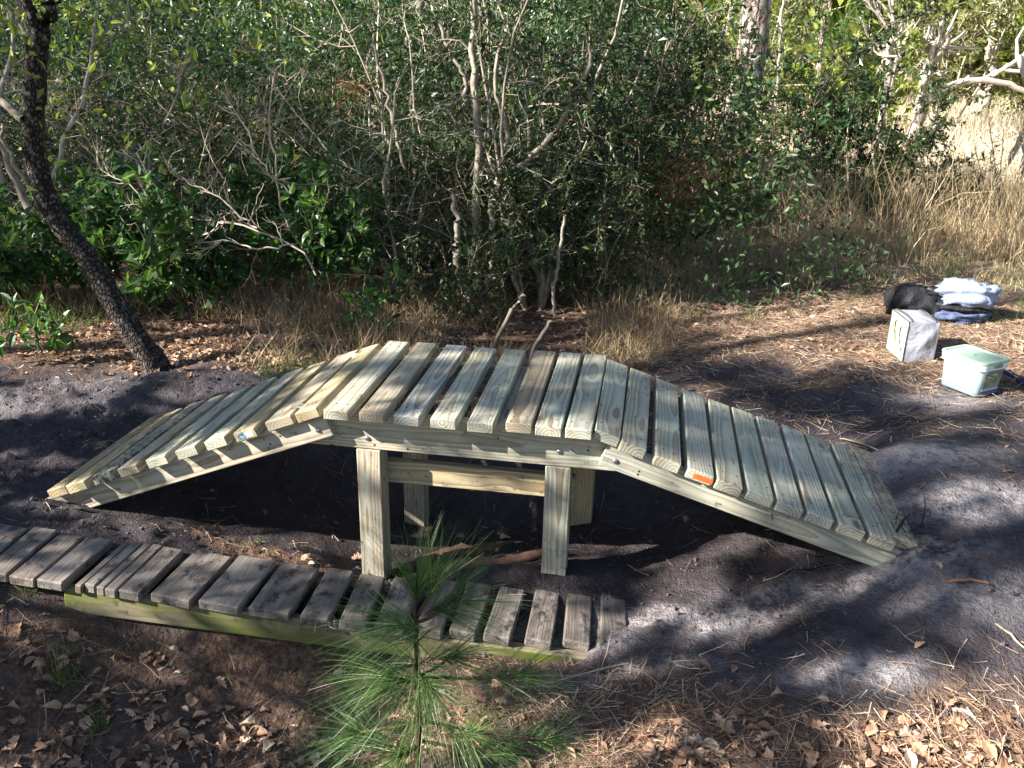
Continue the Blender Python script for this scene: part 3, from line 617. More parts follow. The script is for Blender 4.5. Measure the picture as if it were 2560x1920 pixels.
pc = np.array([2.78, 2.86]); pz = float(h0(*pc))
pack = thing("rucksack", (pc[0], pc[1], pz), "open black rucksack slumped behind the silver cool bag", "rucksack")
BLK = fabric("black_nylon", (.012, .012, .016), (.03, .03, .036), .55); DEN = fabric("pale_blue_denim", (.22, .29, .44), (.36, .42, .54), .8); DEND = fabric("shaded_blue_cloth", (.07, .10, .19), (.12, .16, .27), .8)
def blob(rx, ry, rz, seed, nu=28, nv=16, amp=.25, open_top=False, fr=2.2):
    u = np.linspace(0, 2 * np.pi, nu, endpoint=False); v = np.linspace(.02, np.pi - .02, nv); U, W = np.meshgrid(u, v)
    d = np.stack([np.sin(W) * np.cos(U), np.sin(W) * np.sin(U), np.cos(W)], -1); s = np.sign(d) * np.abs(d) ** .75
    w = (fbm(d[..., 0] * fr + seed * 7, d[..., 1] * fr + d[..., 2] * 1.7 * fr, 4) - .5) * amp * 2 + (np.abs(fbm(d[..., 0] * 5 + seed, d[..., 2] * 5 + d[..., 1] * 3, 2) - .5)) * amp * .9
    P = s * (1 + w[..., None]) * [rx, ry, rz]
    if open_top: top = P[..., 2] > rz * .25; P[..., 2] = np.where(top, rz * .25 - (P[..., 2] - rz * .25) * 1.1, P[..., 2]); P[..., :2] *= np.where(top, .9, 1.)[..., None]
    i = (np.arange(nv - 1)[:, None] * nu + np.arange(nu)[None]).ravel(); j = (np.arange(nv - 1)[:, None] * nu + (np.arange(nu)[None] + 1) % nu).ravel()
    return P.reshape(-1, 3), np.stack([i, i + nu, j + nu, j], 1)
V, F = blob(.17, .15, .15, 2, 56, 30, amp=.34, open_top=True); tl = np.array(Matrix.Rotation(-.45, 3, 'X')); V = V @ tl.T
link("pack_body", MB().add(V, F).mesh("pack_body", BLK, smooth=True), pack, loc=(-.05, .06, .12))
t = np.linspace(0, 2 * np.pi, 17); V, F = cord(np.stack([.155 * np.cos(t), .12 * np.sin(t), .02 * np.sin(2 * t)], 1) @ tl.T, .010); link("rim", MB().add(V, F).mesh("rim", BLK, smooth=True), pack, loc=(-.05, .06, .145))
t = np.linspace(0, np.pi * 1.6, 12); V, F = cord(np.stack([.06 * np.cos(t), .035 * np.sin(t), .012 * np.sin(3 * t)], 1), .0035); link("drawcord", MB().add(V, F).mesh("drawcord", HAND, smooth=True), pack, loc=(-.03, -.03, .185))
V, F = blob(.17, .13, .085, 5, 64, 34, amp=.34, fr=2.0); o = link("cloth_jacket", MB().add(V, F).mesh("cloth_jacket", DEN, smooth=True), None, loc=(pc[0] + .20, pc[1] - .02, pz + .165), label="crumpled pale blue denim jacket draped over the black rucksack", cat="jacket")
V, F = blob(.15, .11, .05, 9, 56, 30, amp=.34, fr=2.0); link("fold", MB().add(V, F).mesh("fold", DEND, smooth=True), o, loc=(-.02, -.03, -.115))
V, F = blob(.16, .12, .03, 12, 48, 24, amp=.3); link("pack_flap", MB().add(V, F).mesh("pack_flap", BLK, smooth=True), pack, loc=(.18, -.03, .10))

pa = at(2516, 948, 2, .155); pb = at(2640, 1030, 2, .155); dv = nrm(pb - pa)
BLUE = simple("navy_plastic", (.012, .014, .13), .35, .5); YV = simple("yellow_vial", (.62, .55, .06), .25, .5)
lvl = thing("spirit_level", list(pa + dv * .2 + [0, .02, 0]), "navy blue spirit level with yellow vials lying right of the tub", "spirit level")
nv_ = np.cross([0, 0, 1], dv); LM = axes_matrix(dv, nv_, (0, 0, 1), (0, 0, 0))
for yy_ in (-.011, .011): link("rail", add_box(MB(), .42, .006, .045, .0015).mesh("rail", BLUE), lvl, mw=LM @ Matrix.Translation((0, yy_, .022)))
for xx_ in (-.19, -.155, -.05, 0, .08, .19): link("web", add_box(MB(), .03, .0155, .03, .002).mesh("web", BLUE), lvl, mw=LM @ Matrix.Translation((xx_, 0, .022)))
for xx_ in (-.172, -.115, .045): link("vial", add_box(MB(), .036, .014, .012, .003).mesh("vial", YV), lvl, mw=LM @ Matrix.Translation((xx_, 0, .036)))

# ------------------------------------------------------------------ vegetation builders
def ground_px(xy): return to_px(np.column_stack([xy, h0(xy[:, 0], xy[:, 1])]))
def frame_leaf_objects(name, me, parent, pos, d, nor, L, loc, maxn=300):
    s = nrm(np.cross(d, nor)); n2 = np.cross(s, d)
    for i in range(min(maxn, len(pos))):
        A = np.stack([d[i] * L[i], s[i] * L[i], n2[i] * L[i]], 1)
        M = Matrix([list(A[r]) + [pos[i][r] - loc[r]] for r in range(3)] + [[0, 0, 0, 1]])
        link(name, me[i % len(me)], parent, mw=M)
def unit_leaves(mat, W, seed):
    out = []
    for k in range(4):
        V, T, Q = leaves_big(np.zeros((1, 3)), np.array([[1., 0, 0]]), np.array([[0, 0, 1.]]), np.array([1.]), np.array([W * (1 + .1 * (k - 1.5))]), .08 + .08 * k)
        mb = MB().add(V, T, k / 3.); n0 = 0; mb.F.append(Q); mb.m.append(np.zeros(len(Q), np.int32)); out.append(mb.mesh("leaf", mat, smooth=False))
    return out
def shrub(name, label, cat, base, H, spread, nst=6, nbr=8, ntw=4, nleaf=6, L=.04, W=.4, leafm=None, stemm=None, r0=.012, lean=(0., 0.), up=.12, seed=1, big=False, singles=0, group=None, wob=.22, split=True, droop=0., t0=.25, brL=.32, twL=.14, flat=.6, leafless_twigs=0, bare=0.):
    rg = np.random.default_rng(seed); b = np.array([base[0], base[1], float(height(*base[:2])) - .02 if len(base) == 2 else base[2]])
    t = thing(name, b, label, cat, group)
    an = rg.uniform(0, 2 * np.pi, nst); rad = rg.uniform(.0, 1., nst)
    d = np.stack([np.cos(an) * spread / H * rad * 1.1 + lean[0], np.sin(an) * spread / H * rad * 1.1 + lean[1], np.ones(nst)], 1)
    st = b + np.stack([np.cos(an) * .07 * spread, np.sin(an) * .07 * spread, np.zeros(nst)], 1)
    S = walk(st, d, H * rg.uniform(.7, 1.08, nst), 9, wob * .55, up * .5, rg)
    rS = r0 * rg.uniform(.6, 1.1, nst)[:, None] * np.linspace(1, .3, 9)
    bi = np.repeat(np.arange(nst), nbr); bt = rg.uniform(t0, 1, len(bi)); bp_, bT = sample(S, bi, bt)
    bd = nrm(bT * .5 + rdir(len(bi), rg) * [1, 1, flat] + [0, 0, up])
    B = walk(bp_, bd, H * brL * rg.uniform(.5, 1.1, len(bi)), 6, wob, up * .6 - droop, rg); rB = (r0 * .42 * rg.uniform(.6, 1., len(bi)))[:, None] * np.linspace(1, .35, 6)
    ti_ = np.repeat(np.arange(len(bi)), ntw); tt = rg.uniform(.2, 1, len(ti_)); tp, tT = sample(B, ti_, tt)
    td = nrm(tT * .6 + rdir(len(ti_), rg)); Tw = walk(tp, td, H * twL * rg.uniform(.4, 1.2, len(ti_)) , 4, wob, -droop, rg)
    rT = np.full((len(ti_), 1), r0 * .16) * np.linspace(1, .5, 4)
    groups = range(nst) if split else [None]
    for k in groups:
        mb = MB(); sel = slice(None) if k is None else [k]
        V, F = tubes(S[sel], rS[sel], 6); mb.add(V, F, rg.random())
        m = np.ones(len(bi), bool) if k is None else bi == k; V, F = tubes(B[m], rB[m], 4); mb.add(V, F, np.repeat(rg.random(m.sum()), 24))
        m2 = np.isin(ti_, np.where(m)[0]); V, F = tubes(Tw[m2], rT[m2], 3); mb.add(V, F, np.repeat(rg.random(m2.sum()), 12))
        link("stem", mb.mesh("stem", stemm, b, True), t)
    if nleaf:
        li = np.repeat(np.arange(len(ti_)), nleaf); li = li[rg.random(len(li)) > bare * (np.sin(li * 12.9) * .5 + .5)]
        lt = rg.uniform(.15, 1.05, len(li)); lp, lT = sample(Tw, li, np.minimum(lt, .999))
        ld = nrm(lT * .7 + rdir(len(li), rg) * .9 + [0, 0, .05 - droop]); ln = nrm(rdir(len(li), rg) * .75 + [0, 0, .9])
        Ls = L * rg.uniform(.6, 1.15, len(li)); tint = np.clip(rg.normal(.42, .24, len(li)) + .10 * np.sin(li * 3.7), 0, 1)
        single = np.zeros(len(li), bool)
        if singles:
            dist = np.linalg.norm(lp - CAM_C, axis=1) + (~in_view(lp)) * 99; o_ = np.argsort(dist)[:singles]; single[o_] = True
            frame_leaf_objects("leaf", unit_leaves(leafm, W, seed), t, lp[single], ld[single], ln[single], Ls[single], b, singles)
        k = ~single; mb = MB()
        if big:
            V, T, Q = leaves_big(lp[k], ld[k], ln[k], Ls[k], Ls[k] * W); tn = np.tile(tint[k], 1); mb.add(V, T, np.repeat(tn, 11)); mb.F.append(Q); mb.m.append(np.zeros(len(Q), np.int32))
        else:
            V, F = leaves_small(lp[k], ld[k], ln[k], Ls[k], Ls[k] * W); mb.add(V, F, np.repeat(tint[k], 4))
        link("foliage", mb.mesh("foliage", leafm, b), t, kind='stuff')
    return t
def poly_limb(pts, r, n=14, jit=.006, seed=0):  # smooth polyline through points -> (1,n,3), radii
    P = np.array(pts, float); s = np.linspace(0, len(P) - 1, n); i = np.clip(s.astype(int), 0, len(P) - 2); f = (s - i)[:, None]
    p0 = P[np.maximum(i - 1, 0)]; p1 = P[i]; p2 = P[i + 1]; p3 = P[np.minimum(i + 2, len(P) - 1)]
    Q = .5 * (2 * p1 + (p2 - p0) * f + (2 * p0 - 5 * p1 + 4 * p2 - p3) * f ** 2 + (3 * p1 - p0 - 3 * p2 + p3) * f ** 3)
    Q = Q + np.random.default_rng(seed).normal(0, jit, Q.shape); return Q[None], np.interp(s, np.linspace(0, len(P) - 1, len(r)), r)[None]
def add_limb(mb, pts, r, k=8, n=14, jit=.004, seed=0, tint=.3, rough=0.):
    P, Rr = poly_limb(pts, r, n, jit, seed); V, F = tubes(P, Rr, k)
    if rough:
        c = np.repeat(P[0], k, 0); V = c + (V - c) * (1 + rough * (fbm(V[:, 2] * 9 + V[:, 0] * 30, np.tile(np.arange(k), n) * 1.7, 3) - .5)[:, None])
    mb.add(V, F, tint); return P[0]
def pxy(lst, y): return [at(u, v, 1, y) for (u, v) in lst]

# ------------------------------------------------------------------ leaning dark tree on the left
lt_base = at(405, 945, 1, 1.2); tree = thing("leaning_tree", lt_base, "dark barked tree leaning left with lichen spots beside the leaf litter", "tree")
mb = MB(); tr = pxy([(425, 985), (405, 935), (330, 830), (220, 650), (130, 525), (88, 400), (84, 300), (90, 150), (100, 70)], 1.2)
add_limb(mb, tr, [.085, .070, .058, .054, .052, .050, .048, .048, .046], 18, 60, .003, 1, 0, .28)
link("trunk", mb.mesh("trunk", BARK, lt_base, True), tree)
for k, (pts, r) in enumerate([(pxy([(100, 90), (125, 20), (165, -60), (190, -260), (180, -520)], 1.2), [.038, .035, .032, .028, .02]), (pxy([(98, 100), (70, 20), (20, -70), (-60, -260)], 1.2), [.036, .032, .03, .02]),
      (pxy([(72, 520), (30, 430), (12, 380), (-20, 300)], 1.25), [.02, .018, .016, .012]), (pxy([(60, 300), (25, 270), (-20, 250)], 1.15), [.02, .018, .015]), (pxy([(75, 240), (40, 205), (0, 180)], 1.15), [.011, .009, .007]), (pxy([(72, 95), (35, 45), (20, 10)], 1.1), [.011, .009, .007]), (pxy([(72, 470), (20, 380), (5, 310)], 1.2), [.012, .010, .008]), (pxy([(95, 115), (150, 140), (260, 180), (370, 215)], 1.35), [.006, .005, .004, .002])]):
    m2 = MB(); add_limb(m2, pts, r, 8, 12, .006, k, .4, .1); link("limb", m2.mesh("limb", BARK if k < 2 else GREYBARK, lt_base, True), tree)
rg = np.random.default_rng(8); N = 1500; cc = at(60, -160, 1, 1.2); lp = cc + rg.normal(0, 1, (N, 3)) * [.55, .5, .45]; lp2 = at(150, 30, 1, 1.25) + rg.normal(0, 1, (130, 3)) * [.28, .15, .09]; lp = np.concatenate([lp, lp2])
V, T, Q = leaves_big(lp, rdir(len(lp), rg), nrm(rdir(len(lp), rg) + [0, 0, .6]), rg.uniform(.035, .06, len(lp)), rg.uniform(.018, .028, len(lp)))
m2 = MB().add(V, T, np.repeat(rg.random(len(lp)), 11)); m2.F.append(Q); m2.m.append(np.zeros(len(Q), np.int32)); link("crown", m2.mesh("crown", L_YEL, lt_base), tree, kind='stuff')

# ------------------------------------------------------------------ shrubs
g2 = lambda u, v: gh(u, v)[:2]
shrub("broadleaf_shrub", "leafy shrub of broad glossy green leaves right of the leaning trunk", "shrub", g2(480, 770), .85, .65, 9, 10, 4, 6, .085, .46, L_BROAD, DTWIG, .007, (-.1, -.2), .05, 21, True, 300, wob=.25)
shrub("broadleaf_shrub", "green broadleaf shrub behind the leaning trunk, left of the twiggy branch", "shrub", g2(230, 745), .85, .7, 9, 10, 4, 6, .08, .45, L_BROAD, DTWIG, .007, (0, -.15), .05, 22, True, 150)
shrub("broadleaf_seedling", "small bright green seedling on the sunlit leaf litter left of the trunk", "shrub", g2(140, 905), .34, .2, 4, 4, 2, 4, .075, .42, L_BROAD, DTWIG, .004, (0, -.1), .05, 23, True, 60, t0=.4)
shrub("broadleaf_shrub", "low dark green broadleaf shrub at the left picture edge", "shrub", g2(30, 780), .75, .55, 8, 9, 4, 6, .075, .42, L_BROAD, DTWIG, .006, (0, 0), .05, 24, True, 80)
shrub("broadleaf_shrub", "broad leaved green shrub left of the dark hollow, behind the left ramp", "shrub", g2(740, 760), .9, .6, 9, 10, 4, 6, .08, .45, L_BROAD, DTWIG, .007, (0, -.1), .05, 25, True, 200)
shrub("broadleaf_shrub", "sprig of broad green leaves standing behind the top of the left ramp", "shrub", g2(930, 850), .42, .28, 4, 5, 2, 4, .08, .42, L_BROAD, DTWIG, .005, (0, 0), .0, 26, True, 60)
C1 = shrub("evergreen_shrub", "tall dark evergreen shrub with pale crooked stems in the middle of the thicket", "shrub", g2(1330, 765), 2.35, 1.0, 9, 12, 10, 13, .044, .42, L_DARK, GREYBARK, .021, (.02, -.03), .1, 31, t0=.12, brL=.24, twL=.085, wob=.26)
C2 = shrub("evergreen_shrub", "dense blue green evergreen shrub in front of the leaning pine trunk", "shrub", g2(1630, 690), 2.15, .85, 8, 12, 10, 13, .046, .40, L_DARK, DTWIG, .016, (.06, -.02), .1, 32, t0=.12, brL=.25, twL=.085)
C3 = shrub("evergreen_shrub", "twiggy olive green shrub left of the tall dark evergreen one", "shrub", g2(1010, 730), 1.9, .9, 8, 11, 8, 9, .042, .42, L_MID, TWIG, .014, (-.05, 0), .1, 33, t0=.1, brL=.28, twL=.11, bare=.5)
shrub("evergreen_shrub", "low dark green shrub hanging over the dark hollow", "shrub", g2(1480, 770), 1.0, .6, 6, 10, 7, 9, .04, .42, L_DARK, DTWIG, .010, (0, -.15), .08, 34, t0=.15, brL=.3, twL=.12)
shrub("evergreen_shrub", "low green bush below the twiggy olive shrub, left of the hollow", "shrub", g2(1120, 800), .85, .55, 6, 9, 6, 8, .042, .42, L_DARK, DTWIG, .009, (0, -.15), .06, 35, t0=.15, brL=.34, twL=.13)
shrub("bay_shrub", "round dark green bush behind the tall dry grass right of the pine trunk", "shrub", g2(2130, 585), 1.5, .8, 11, 13, 10, 12, .055, .36, L_DARK, DTWIG, .012, (0, 0), .12, 36, t0=.04, brL=.26, twL=.08)
shrub("bay_shrub", "brownish olive bush between the two dark bushes at the grass edge", "shrub", g2(1800, 590), 1.1, .62, 9, 11, 10, 12, .036, .38, L_OLIVE, DTWIG, .010, (0, 0), .1, 37, t0=.1, brL=.3, twL=.12, bare=.3)
shrub("bay_shrub", "low dark bush with a few leaves right of the round dark bush", "shrub", g2(2370, 560), .75, .5, 6, 9, 6, 7, .05, .36, L_DARK, DTWIG, .009, (0, 0), .05, 38, t0=.1, brL=.35, twL=.14)
shrub("bay_shrub", "dark green bush hiding the foot of the leaning pine", "shrub", g2(1790, 560), 1.6, .6, 9, 12, 10, 13, .040, .36, L_DARK, DTWIG, .012, (0, 0), .12, 41, t0=.06, brL=.26, twL=.08)
shrub("bare_shrub", "thin bare brown shrub in the dry grass near the right edge", "shrub", g2(2515, 555), 1.15, .7, 7, 6, 4, 2, .03, .4, L_OLIVE, DTWIG, .010, (0, 0), .15, 39, t0=.2, brL=.32, twL=.12, bare=.6)
# thicket behind
TH = [(-3.4, 4.4, 2.1, 'olive shrub thick with fine grey twigs behind the curved pale sapling', L_MID, TWIG, .4), (-1.9, 4.6, 1.9, 'thin leaved green shrub behind the bare fan of branches', L_MID, TWIG, .3), (-.6, 4.4, 2.0, 'grey twiggy half bare shrub above the broadleaf shrubs', L_OLIVE, TWIG, .75),
      (-5.2, 5.6, 2.6, 'shaded green shrub at the upper left behind the dark trunk', L_DARK, DTWIG, .2), (-2.8, 6.8, 2.6, 'yellow green sunlit bush high on the left', L_YEL, TWIG, .3), (-4.6, 8.2, 3.0, 'dark green tree crown behind the yellow green bush', L_DARK, DTWIG, .1), (-1.2, 7.6, 2.8, 'olive bush behind the rust coloured dead fronds', L_OLIVE, TWIG, .4),
      (.5, 5.6, 2.4, 'pale twiggy shrub behind the tall dark evergreen one', L_MID, TWIG, .4), (.9, 7.6, 2.7, 'dark green bush left of the leaning pine, behind the dark shrub', L_DARK, DTWIG, .1), (-.2, 9.6, 3.2, 'tall green bush behind the palmetto', L_DARK, DTWIG, .1), (-7.2, 8.0, 3.2, 'dark bush in the far left corner of the thicket', L_DARK, DTWIG, .1), (-3.0, 11.5, 3.6, 'large dark green bush at the back of the thicket', L_DARK, DTWIG, .0), (-6., 12.5, 3.8, 'tall shaded bush far back on the left', L_DARK, DTWIG, .0), (2.2, 10.5, 2.4, 'light green bush behind the leaning pine trunk', L_YEL, TWIG, .1)]
for i, (x, y, H, lb, lm, sm, br) in enumerate(TH):
    far = y > 6.5
    shrub("thicket_shrub", lb, "shrub", (x, y), H, H * .5, 7, 11, 7 if not far else 6, 6 if not far else 8, .045 if not far else .075, .42, lm, sm, .012, (0, 0), .1, 60 + i, group="shrubs of the thicket behind the bridge", t0=.05, brL=.3, twL=.1, bare=br, split=not far)
rg = np.random.default_rng(2024)
for nm, lb, mt, frac in (("undergrowth", "tangled green undergrowth filling the thicket", L_MID, .5), ("undergrowth_dark", "dark green undergrowth deep in the thicket", L_DARK, .5)):
    nc = 1500; cx = rg.uniform(-7, 2.6, nc); cy = 3.0 + 7 * rg.random(nc) ** 1.2; cz = .1 + 2.0 * rg.random(nc) ** 1.3 * (.55 + .07 * cy); kk = cx < 2.0 + .12 * cy; uu = ground_px(np.column_stack([cx, cy]))[0]; kk &= ~((uu > 1640) & (cy > 3.3)); cx, cy, cz = cx[kk], cy[kk], cz[kk]; nc = len(cx)
    cen = np.stack([cx, cy, cz + h0(cx, cy)], 1); i = np.repeat(np.arange(nc), 64); lp = cen[i] + rg.normal(0, .13, (len(i), 3)); L_ = rg.uniform(.03, .065, len(i)) * (1 + .05 * cen[i, 1]); V, F = leaves_small(lp, rdir(len(i), rg), nrm(rdir(len(i), rg) + [0, 0, .5]), L_, L_ * .42); ct = rg.uniform(.1, .7, nc)
    mb = MB().add(V, F, np.repeat(np.clip(ct[i] + rg.normal(0, .18, len(i)), 0, 1), 4)); link(nm, mb.mesh(nm, mt), label=lb, kind='stuff')
N = 6500; x = rg.uniform(-6.5, 2.4, N); y = 2.7 + 5.5 * rg.random(N); kk = ~((x > .2) & (x < 1.1) & (y < 3.2)) & (ground_px(np.column_stack([x, y]))[0] < 1600); x, y = x[kk], y[kk]; N = len(x); st = np.column_stack([x, y, h0(x, y) + rg.uniform(0, 1.1, N)]); W1 = walk(st, rdir(N, rg) * [1, 1, .5] + [0, 0, .55], rg.uniform(.25, .9, N), 7, .16, 0, rg)
V, F = tubes(W1, (rg.uniform(.0013, .0040, N))[:, None] * np.linspace(1, .35, 7), 3); link("tangled_twigs", MB().add(V, F, np.repeat(rg.random(N) ** .8, 21)).mesh("tangled_twigs", TWIG), label="tangle of bare grey twigs and vines through the thicket", kind='stuff')
xv = np.stack([rg.uniform(-5, 1.2, 2600), rg.uniform(3.0, 6.5, 2600)], 1); nzv = fbm(xv[:, 0] * 1.6, xv[:, 1] * 1.6, 3); xv = xv[nzv > .52]; n = len(xv) * 6
stv = np.repeat(np.column_stack([xv, h0(xv[:, 0], xv[:, 1]) + rg.uniform(0, 1.3, len(xv))]), 6, 0) + rg.normal(0, .05, (n, 3)); P = walk(stv, rdir(n, rg) * [1, 1, .4] + [0, 0, .5], rg.uniform(.15, .45, n), 5, .2, -.12, rg); V, F = blades(P, rg.uniform(.003, .007, n))
link("dead_vines", MB().add(V, F, np.repeat(np.clip(rg.normal(.5, .22, n), 0, 1), 10)).mesh("dead_vines", DRY), label="dry tan grass and dead vines hanging in the thicket", kind='stuff')
# bare fan of branches
b = at(800, 700, 1, 2.15); bare = thing("bare_branch_shrub", b, "bare grey bush whose pale branches fan out to the left", "shrub")
rg = np.random.default_rng(4)
def bare_limb(pts, r, seed, ntw=16, L=.22):
    mb = MB(); P = add_limb(mb, pts, r, 6, 16, .008, seed, .75); k = rg.integers(2, 15, ntw); d = nrm((P[k] - P[k - 1]) * 12 + rdir(ntw, rg) * .6); W1 = walk(P[k], d, rg.uniform(.4, 1, ntw) * L, 6, .22, .05, rg)
    V, F = tubes(W1, np.full((ntw, 1), r[-1] * 1.05) * np.linspace(1, .5, 6), 4); mb.add(V, F, np.repeat(rg.random(ntw), 24))
    j = np.repeat(np.arange(ntw), 4); p2, t2 = sample(W1, j, rg.uniform(.3, 1, len(j))); W2 = walk(p2, nrm(t2 + rdir(len(j), rg) * .6), rg.uniform(.3, 1, len(j)) * L * .6, 4, .25, .03, rg); V, F = tubes(W2, np.full((len(j), 1), .0016) * np.linspace(1, .6, 4), 3); mb.add(V, F, np.repeat(rg.random(len(j)), 12))
    return mb
for k, (pts, r) in enumerate([(pxy([(790, 690), (750, 625), (640, 570), (560, 555), (470, 540), (400, 480), (368, 440), (340, 390)], 2.25), [.006, .006, .006, .006, .006, .005, .004, .003]), (pxy([(480, 545), (420, 545), (330, 470), (250, 420)], 2.0), [.006, .005, .004, .003]), (pxy([(560, 556), (500, 590), (420, 560), (340, 550)], 2.0), [.006, .005, .004, .003]), (pxy([(640, 570), (590, 530), (520, 480), (440, 440)], 2.1), [.006, .005, .004, .003]),
     (pxy([(760, 625), (700, 520), (690, 400), (670, 300), (690, 180)], 2.4), [.006, .006, .005, .004, .003]), (pxy([(740, 610), (650, 620), (560, 600), (450, 620)], 1.95), [.006, .005, .004, .003]), (pxy([(720, 480), (660, 420), (620, 330), (560, 240)], 2.4), [.006, .005, .004, .003])]):
    link("limb", bare_limb(pts, r, k).mesh("limb", TWIG, b, True), bare)
# pale curved sapling
b = at(105, 760, 1, 2.7); sp = thing("curved_sapling", b, "slim pale barked sapling curving up right of the dark trunk", "sapling")
mb = MB(); add_limb(mb, pxy([(100, 770), (105, 620), (125, 465), (152, 400), (160, 345), (205, 262), (214, 220), (228, 140), (238, 60), (250, -40)], 2.7), [.018, .017, .016, .016, .015, .014, .013, .011, .010, .008], 8, 30, .003, 3, .2); link("trunk", mb.mesh("trunk", WBARK, b, True), sp)
mb = bare_limb(pxy([(207, 245), (240, 150), (272, 60), (280, -30)], 2.72), [.009, .008, .007, .005], 6, 12, .25); link("limb", mb.mesh("limb", GREYBARK, b, True), sp)
mb = bare_limb(pxy([(228, 120), (300, 60), (350, 40)], 2.68), [.006, .005, .003], 7, 10, .25); link("limb", mb.mesh("limb", GREYBARK, b, True), sp)
for (name, lab, pts, y, r) in [("slender_pole", "thin pale slanting stem left of the rust coloured fronds", [(370, 420), (420, 300), (455, 190), (475, 95)], 2.9, [.009, .008, .007, .005]), ("slender_pole", "thin curved pale pole at the far left edge of the thicket", [(-10, 330), (15, 200), (40, 70), (50, -20)], 2.5, [.014, .013, .012, .010])]:
    b = at(*pts[0], 1, y); b[2] = 0.0; o = thing(name, b, lab, "sapling"); mb = bare_limb([b] + pxy(pts, y), [r[0]] + r, 9, 8, .2); link("trunk", mb.mesh("trunk", WBARK, b, True), o)
# visible crooked stems of the middle shrub
bS = at(1290, 790, 1, 2.75)
stems = thing("crooked_tree", bS, "pale crooked multi stemmed small tree standing in the dark middle of the thicket", "tree")
for k, (pts, r, y) in enumerate([([(1190, 720), (1190, 560), (1195, 400), (1192, 250), (1185, 100), (1190, -40)], [.026, .026, .025, .024, .022, .02], 2.9), ([(1230, 490), (1255, 420), (1268, 330), (1250, 275), (1235, 200), (1260, 90), (1290, 30)], [.017, .016, .015, .014, .012, .01, .008], 2.75), ([(1228, 495), (1265, 440), (1330, 390), (1390, 330), (1425, 240), (1465, 190), (1470, 120)], [.017, .016, .016, .015, .014, .012, .009], 2.7),
      ([(1140, 610), (1145, 570), (1130, 480)], [.02, .018, .014], 2.6), ([(1010, 420), (990, 330), (975, 270), (955, 190), (930, 100)], [.013, .014, .013, .011, .008], 3.0), ([(1165, 250), (1155, 180), (1125, 130), (1095, 60)], [.015, .014, .012, .01], 3.0), ([(1055, 70), (1050, 0), (1045, -60)], [.026, .026, .026], 4.0), ([(1385, 790), (1390, 700), (1400, 610), (1410, 540)], [.012, .011, .010, .008], 2.5), ([(1190, 780), (1150, 700), (1140, 620)], [.02, .02, .02], 2.6), ([(1200, 800), (1230, 640), (1228, 495)], [.02, .019, .018], 2.7)]):
    mb = MB(); add_limb(mb, pxy(pts, y), r, 8, 18, .007, 20 + k, .2 + .06 * k, .12); link("stem", mb.mesh("stem", GREYBARK, bS, True), stems)
BARKG = plain("grey_brown_bark", (.24, .20, .165), (.11, .09, .075), .85, 30.)
# cut stumps behind the deck
for lab, pts in (("cut sapling stem with a broken bent tip poking up behind the deck", [(1215, 940), (1236, 868), (1262, 810), (1284, 768), (1312, 738)]), ("shorter cut sapling stem with a pale sawn top behind the deck", [(1318, 950), (1338, 868), (1356, 838), (1378, 803)])):
    P = pxy(pts, 1.12); b = P[0].copy(); b[2] = float(height(b[0], b[1])) - .03; o = thing("cut_stem", b, lab, "stump"); mb = MB(); add_limb(mb, [b] + P, [.012, .012, .011, .010, .009, .009][:len(P) + 1], 8, 18, .002, 2, .3, .15)
    link("stem", mb.mesh("stem", BARKG, b, True), o); V, F = disc_vf(.0088, .0015, 8); d = nrm(P[-1] - P[-2]); link("cut_end", MB().add(V, F).mesh("cut_end", simple("fresh_cut_wood", (.55, .36, .2), .8)), o, mw=axes_matrix(np.cross([0, 1, 0], d), np.cross(d, np.cross([0, 1, 0], d)), d, P[-1] - b))
# palmetto
pbz = at(1290, 300, 1, 6.6); pbz[2] = .2; palm = thing("palmetto", pbz, "fan palmetto with light green blades high in the middle of the thicket", "palmetto")
for k, (u, v) in enumerate([(1215, 150), (1255, 110), (1300, 75), (1345, 100), (1370, 150), (1320, 150), (1230, 60), (1400, 90)]):
    c = at(u, v, 1, 6.4 + .1 * k); mb = MB(); out = nrm(c - (pbz + [0, 0, .5])); V, F = tubes(np.linspace(pbz, c, 6)[None], np.full((1, 6), .007), 5); mb.add(V, F, .5)
    s = nrm(np.cross(out, [0, -1, .3])); an = np.linspace(-1.25, 1.25, 24); d = nrm(out[None] * np.cos(an)[:, None] + s[None] * np.sin(an)[:, None]); P = walk(np.repeat(c[None], 24, 0), d, .42, 5, .03, -.05, rg); n_ = nrm(np.cross(out, s)); w = np.array([.3, 1., .9, .6, .1])[None, :, None] * .016
    sd = nrm(np.cross(d, n_))[:, None]; V = np.stack([P - sd * w, P + n_ * w * .5, P + sd * w], 2).reshape(-1, 3); i0 = np.arange(24)[:, None] * 15 + np.arange(4)[None] * 3
    F = np.concatenate([np.stack([i0 + a, i0 + a + 1, i0 + a + 4, i0 + a + 3], -1).reshape(-1, 4) for a in (0, 1)]); mb.add(V, F, np.repeat(rg.uniform(.3, 1, 24), 15)); link("frond", mb.mesh("frond", L_PALM, pbz), palm)
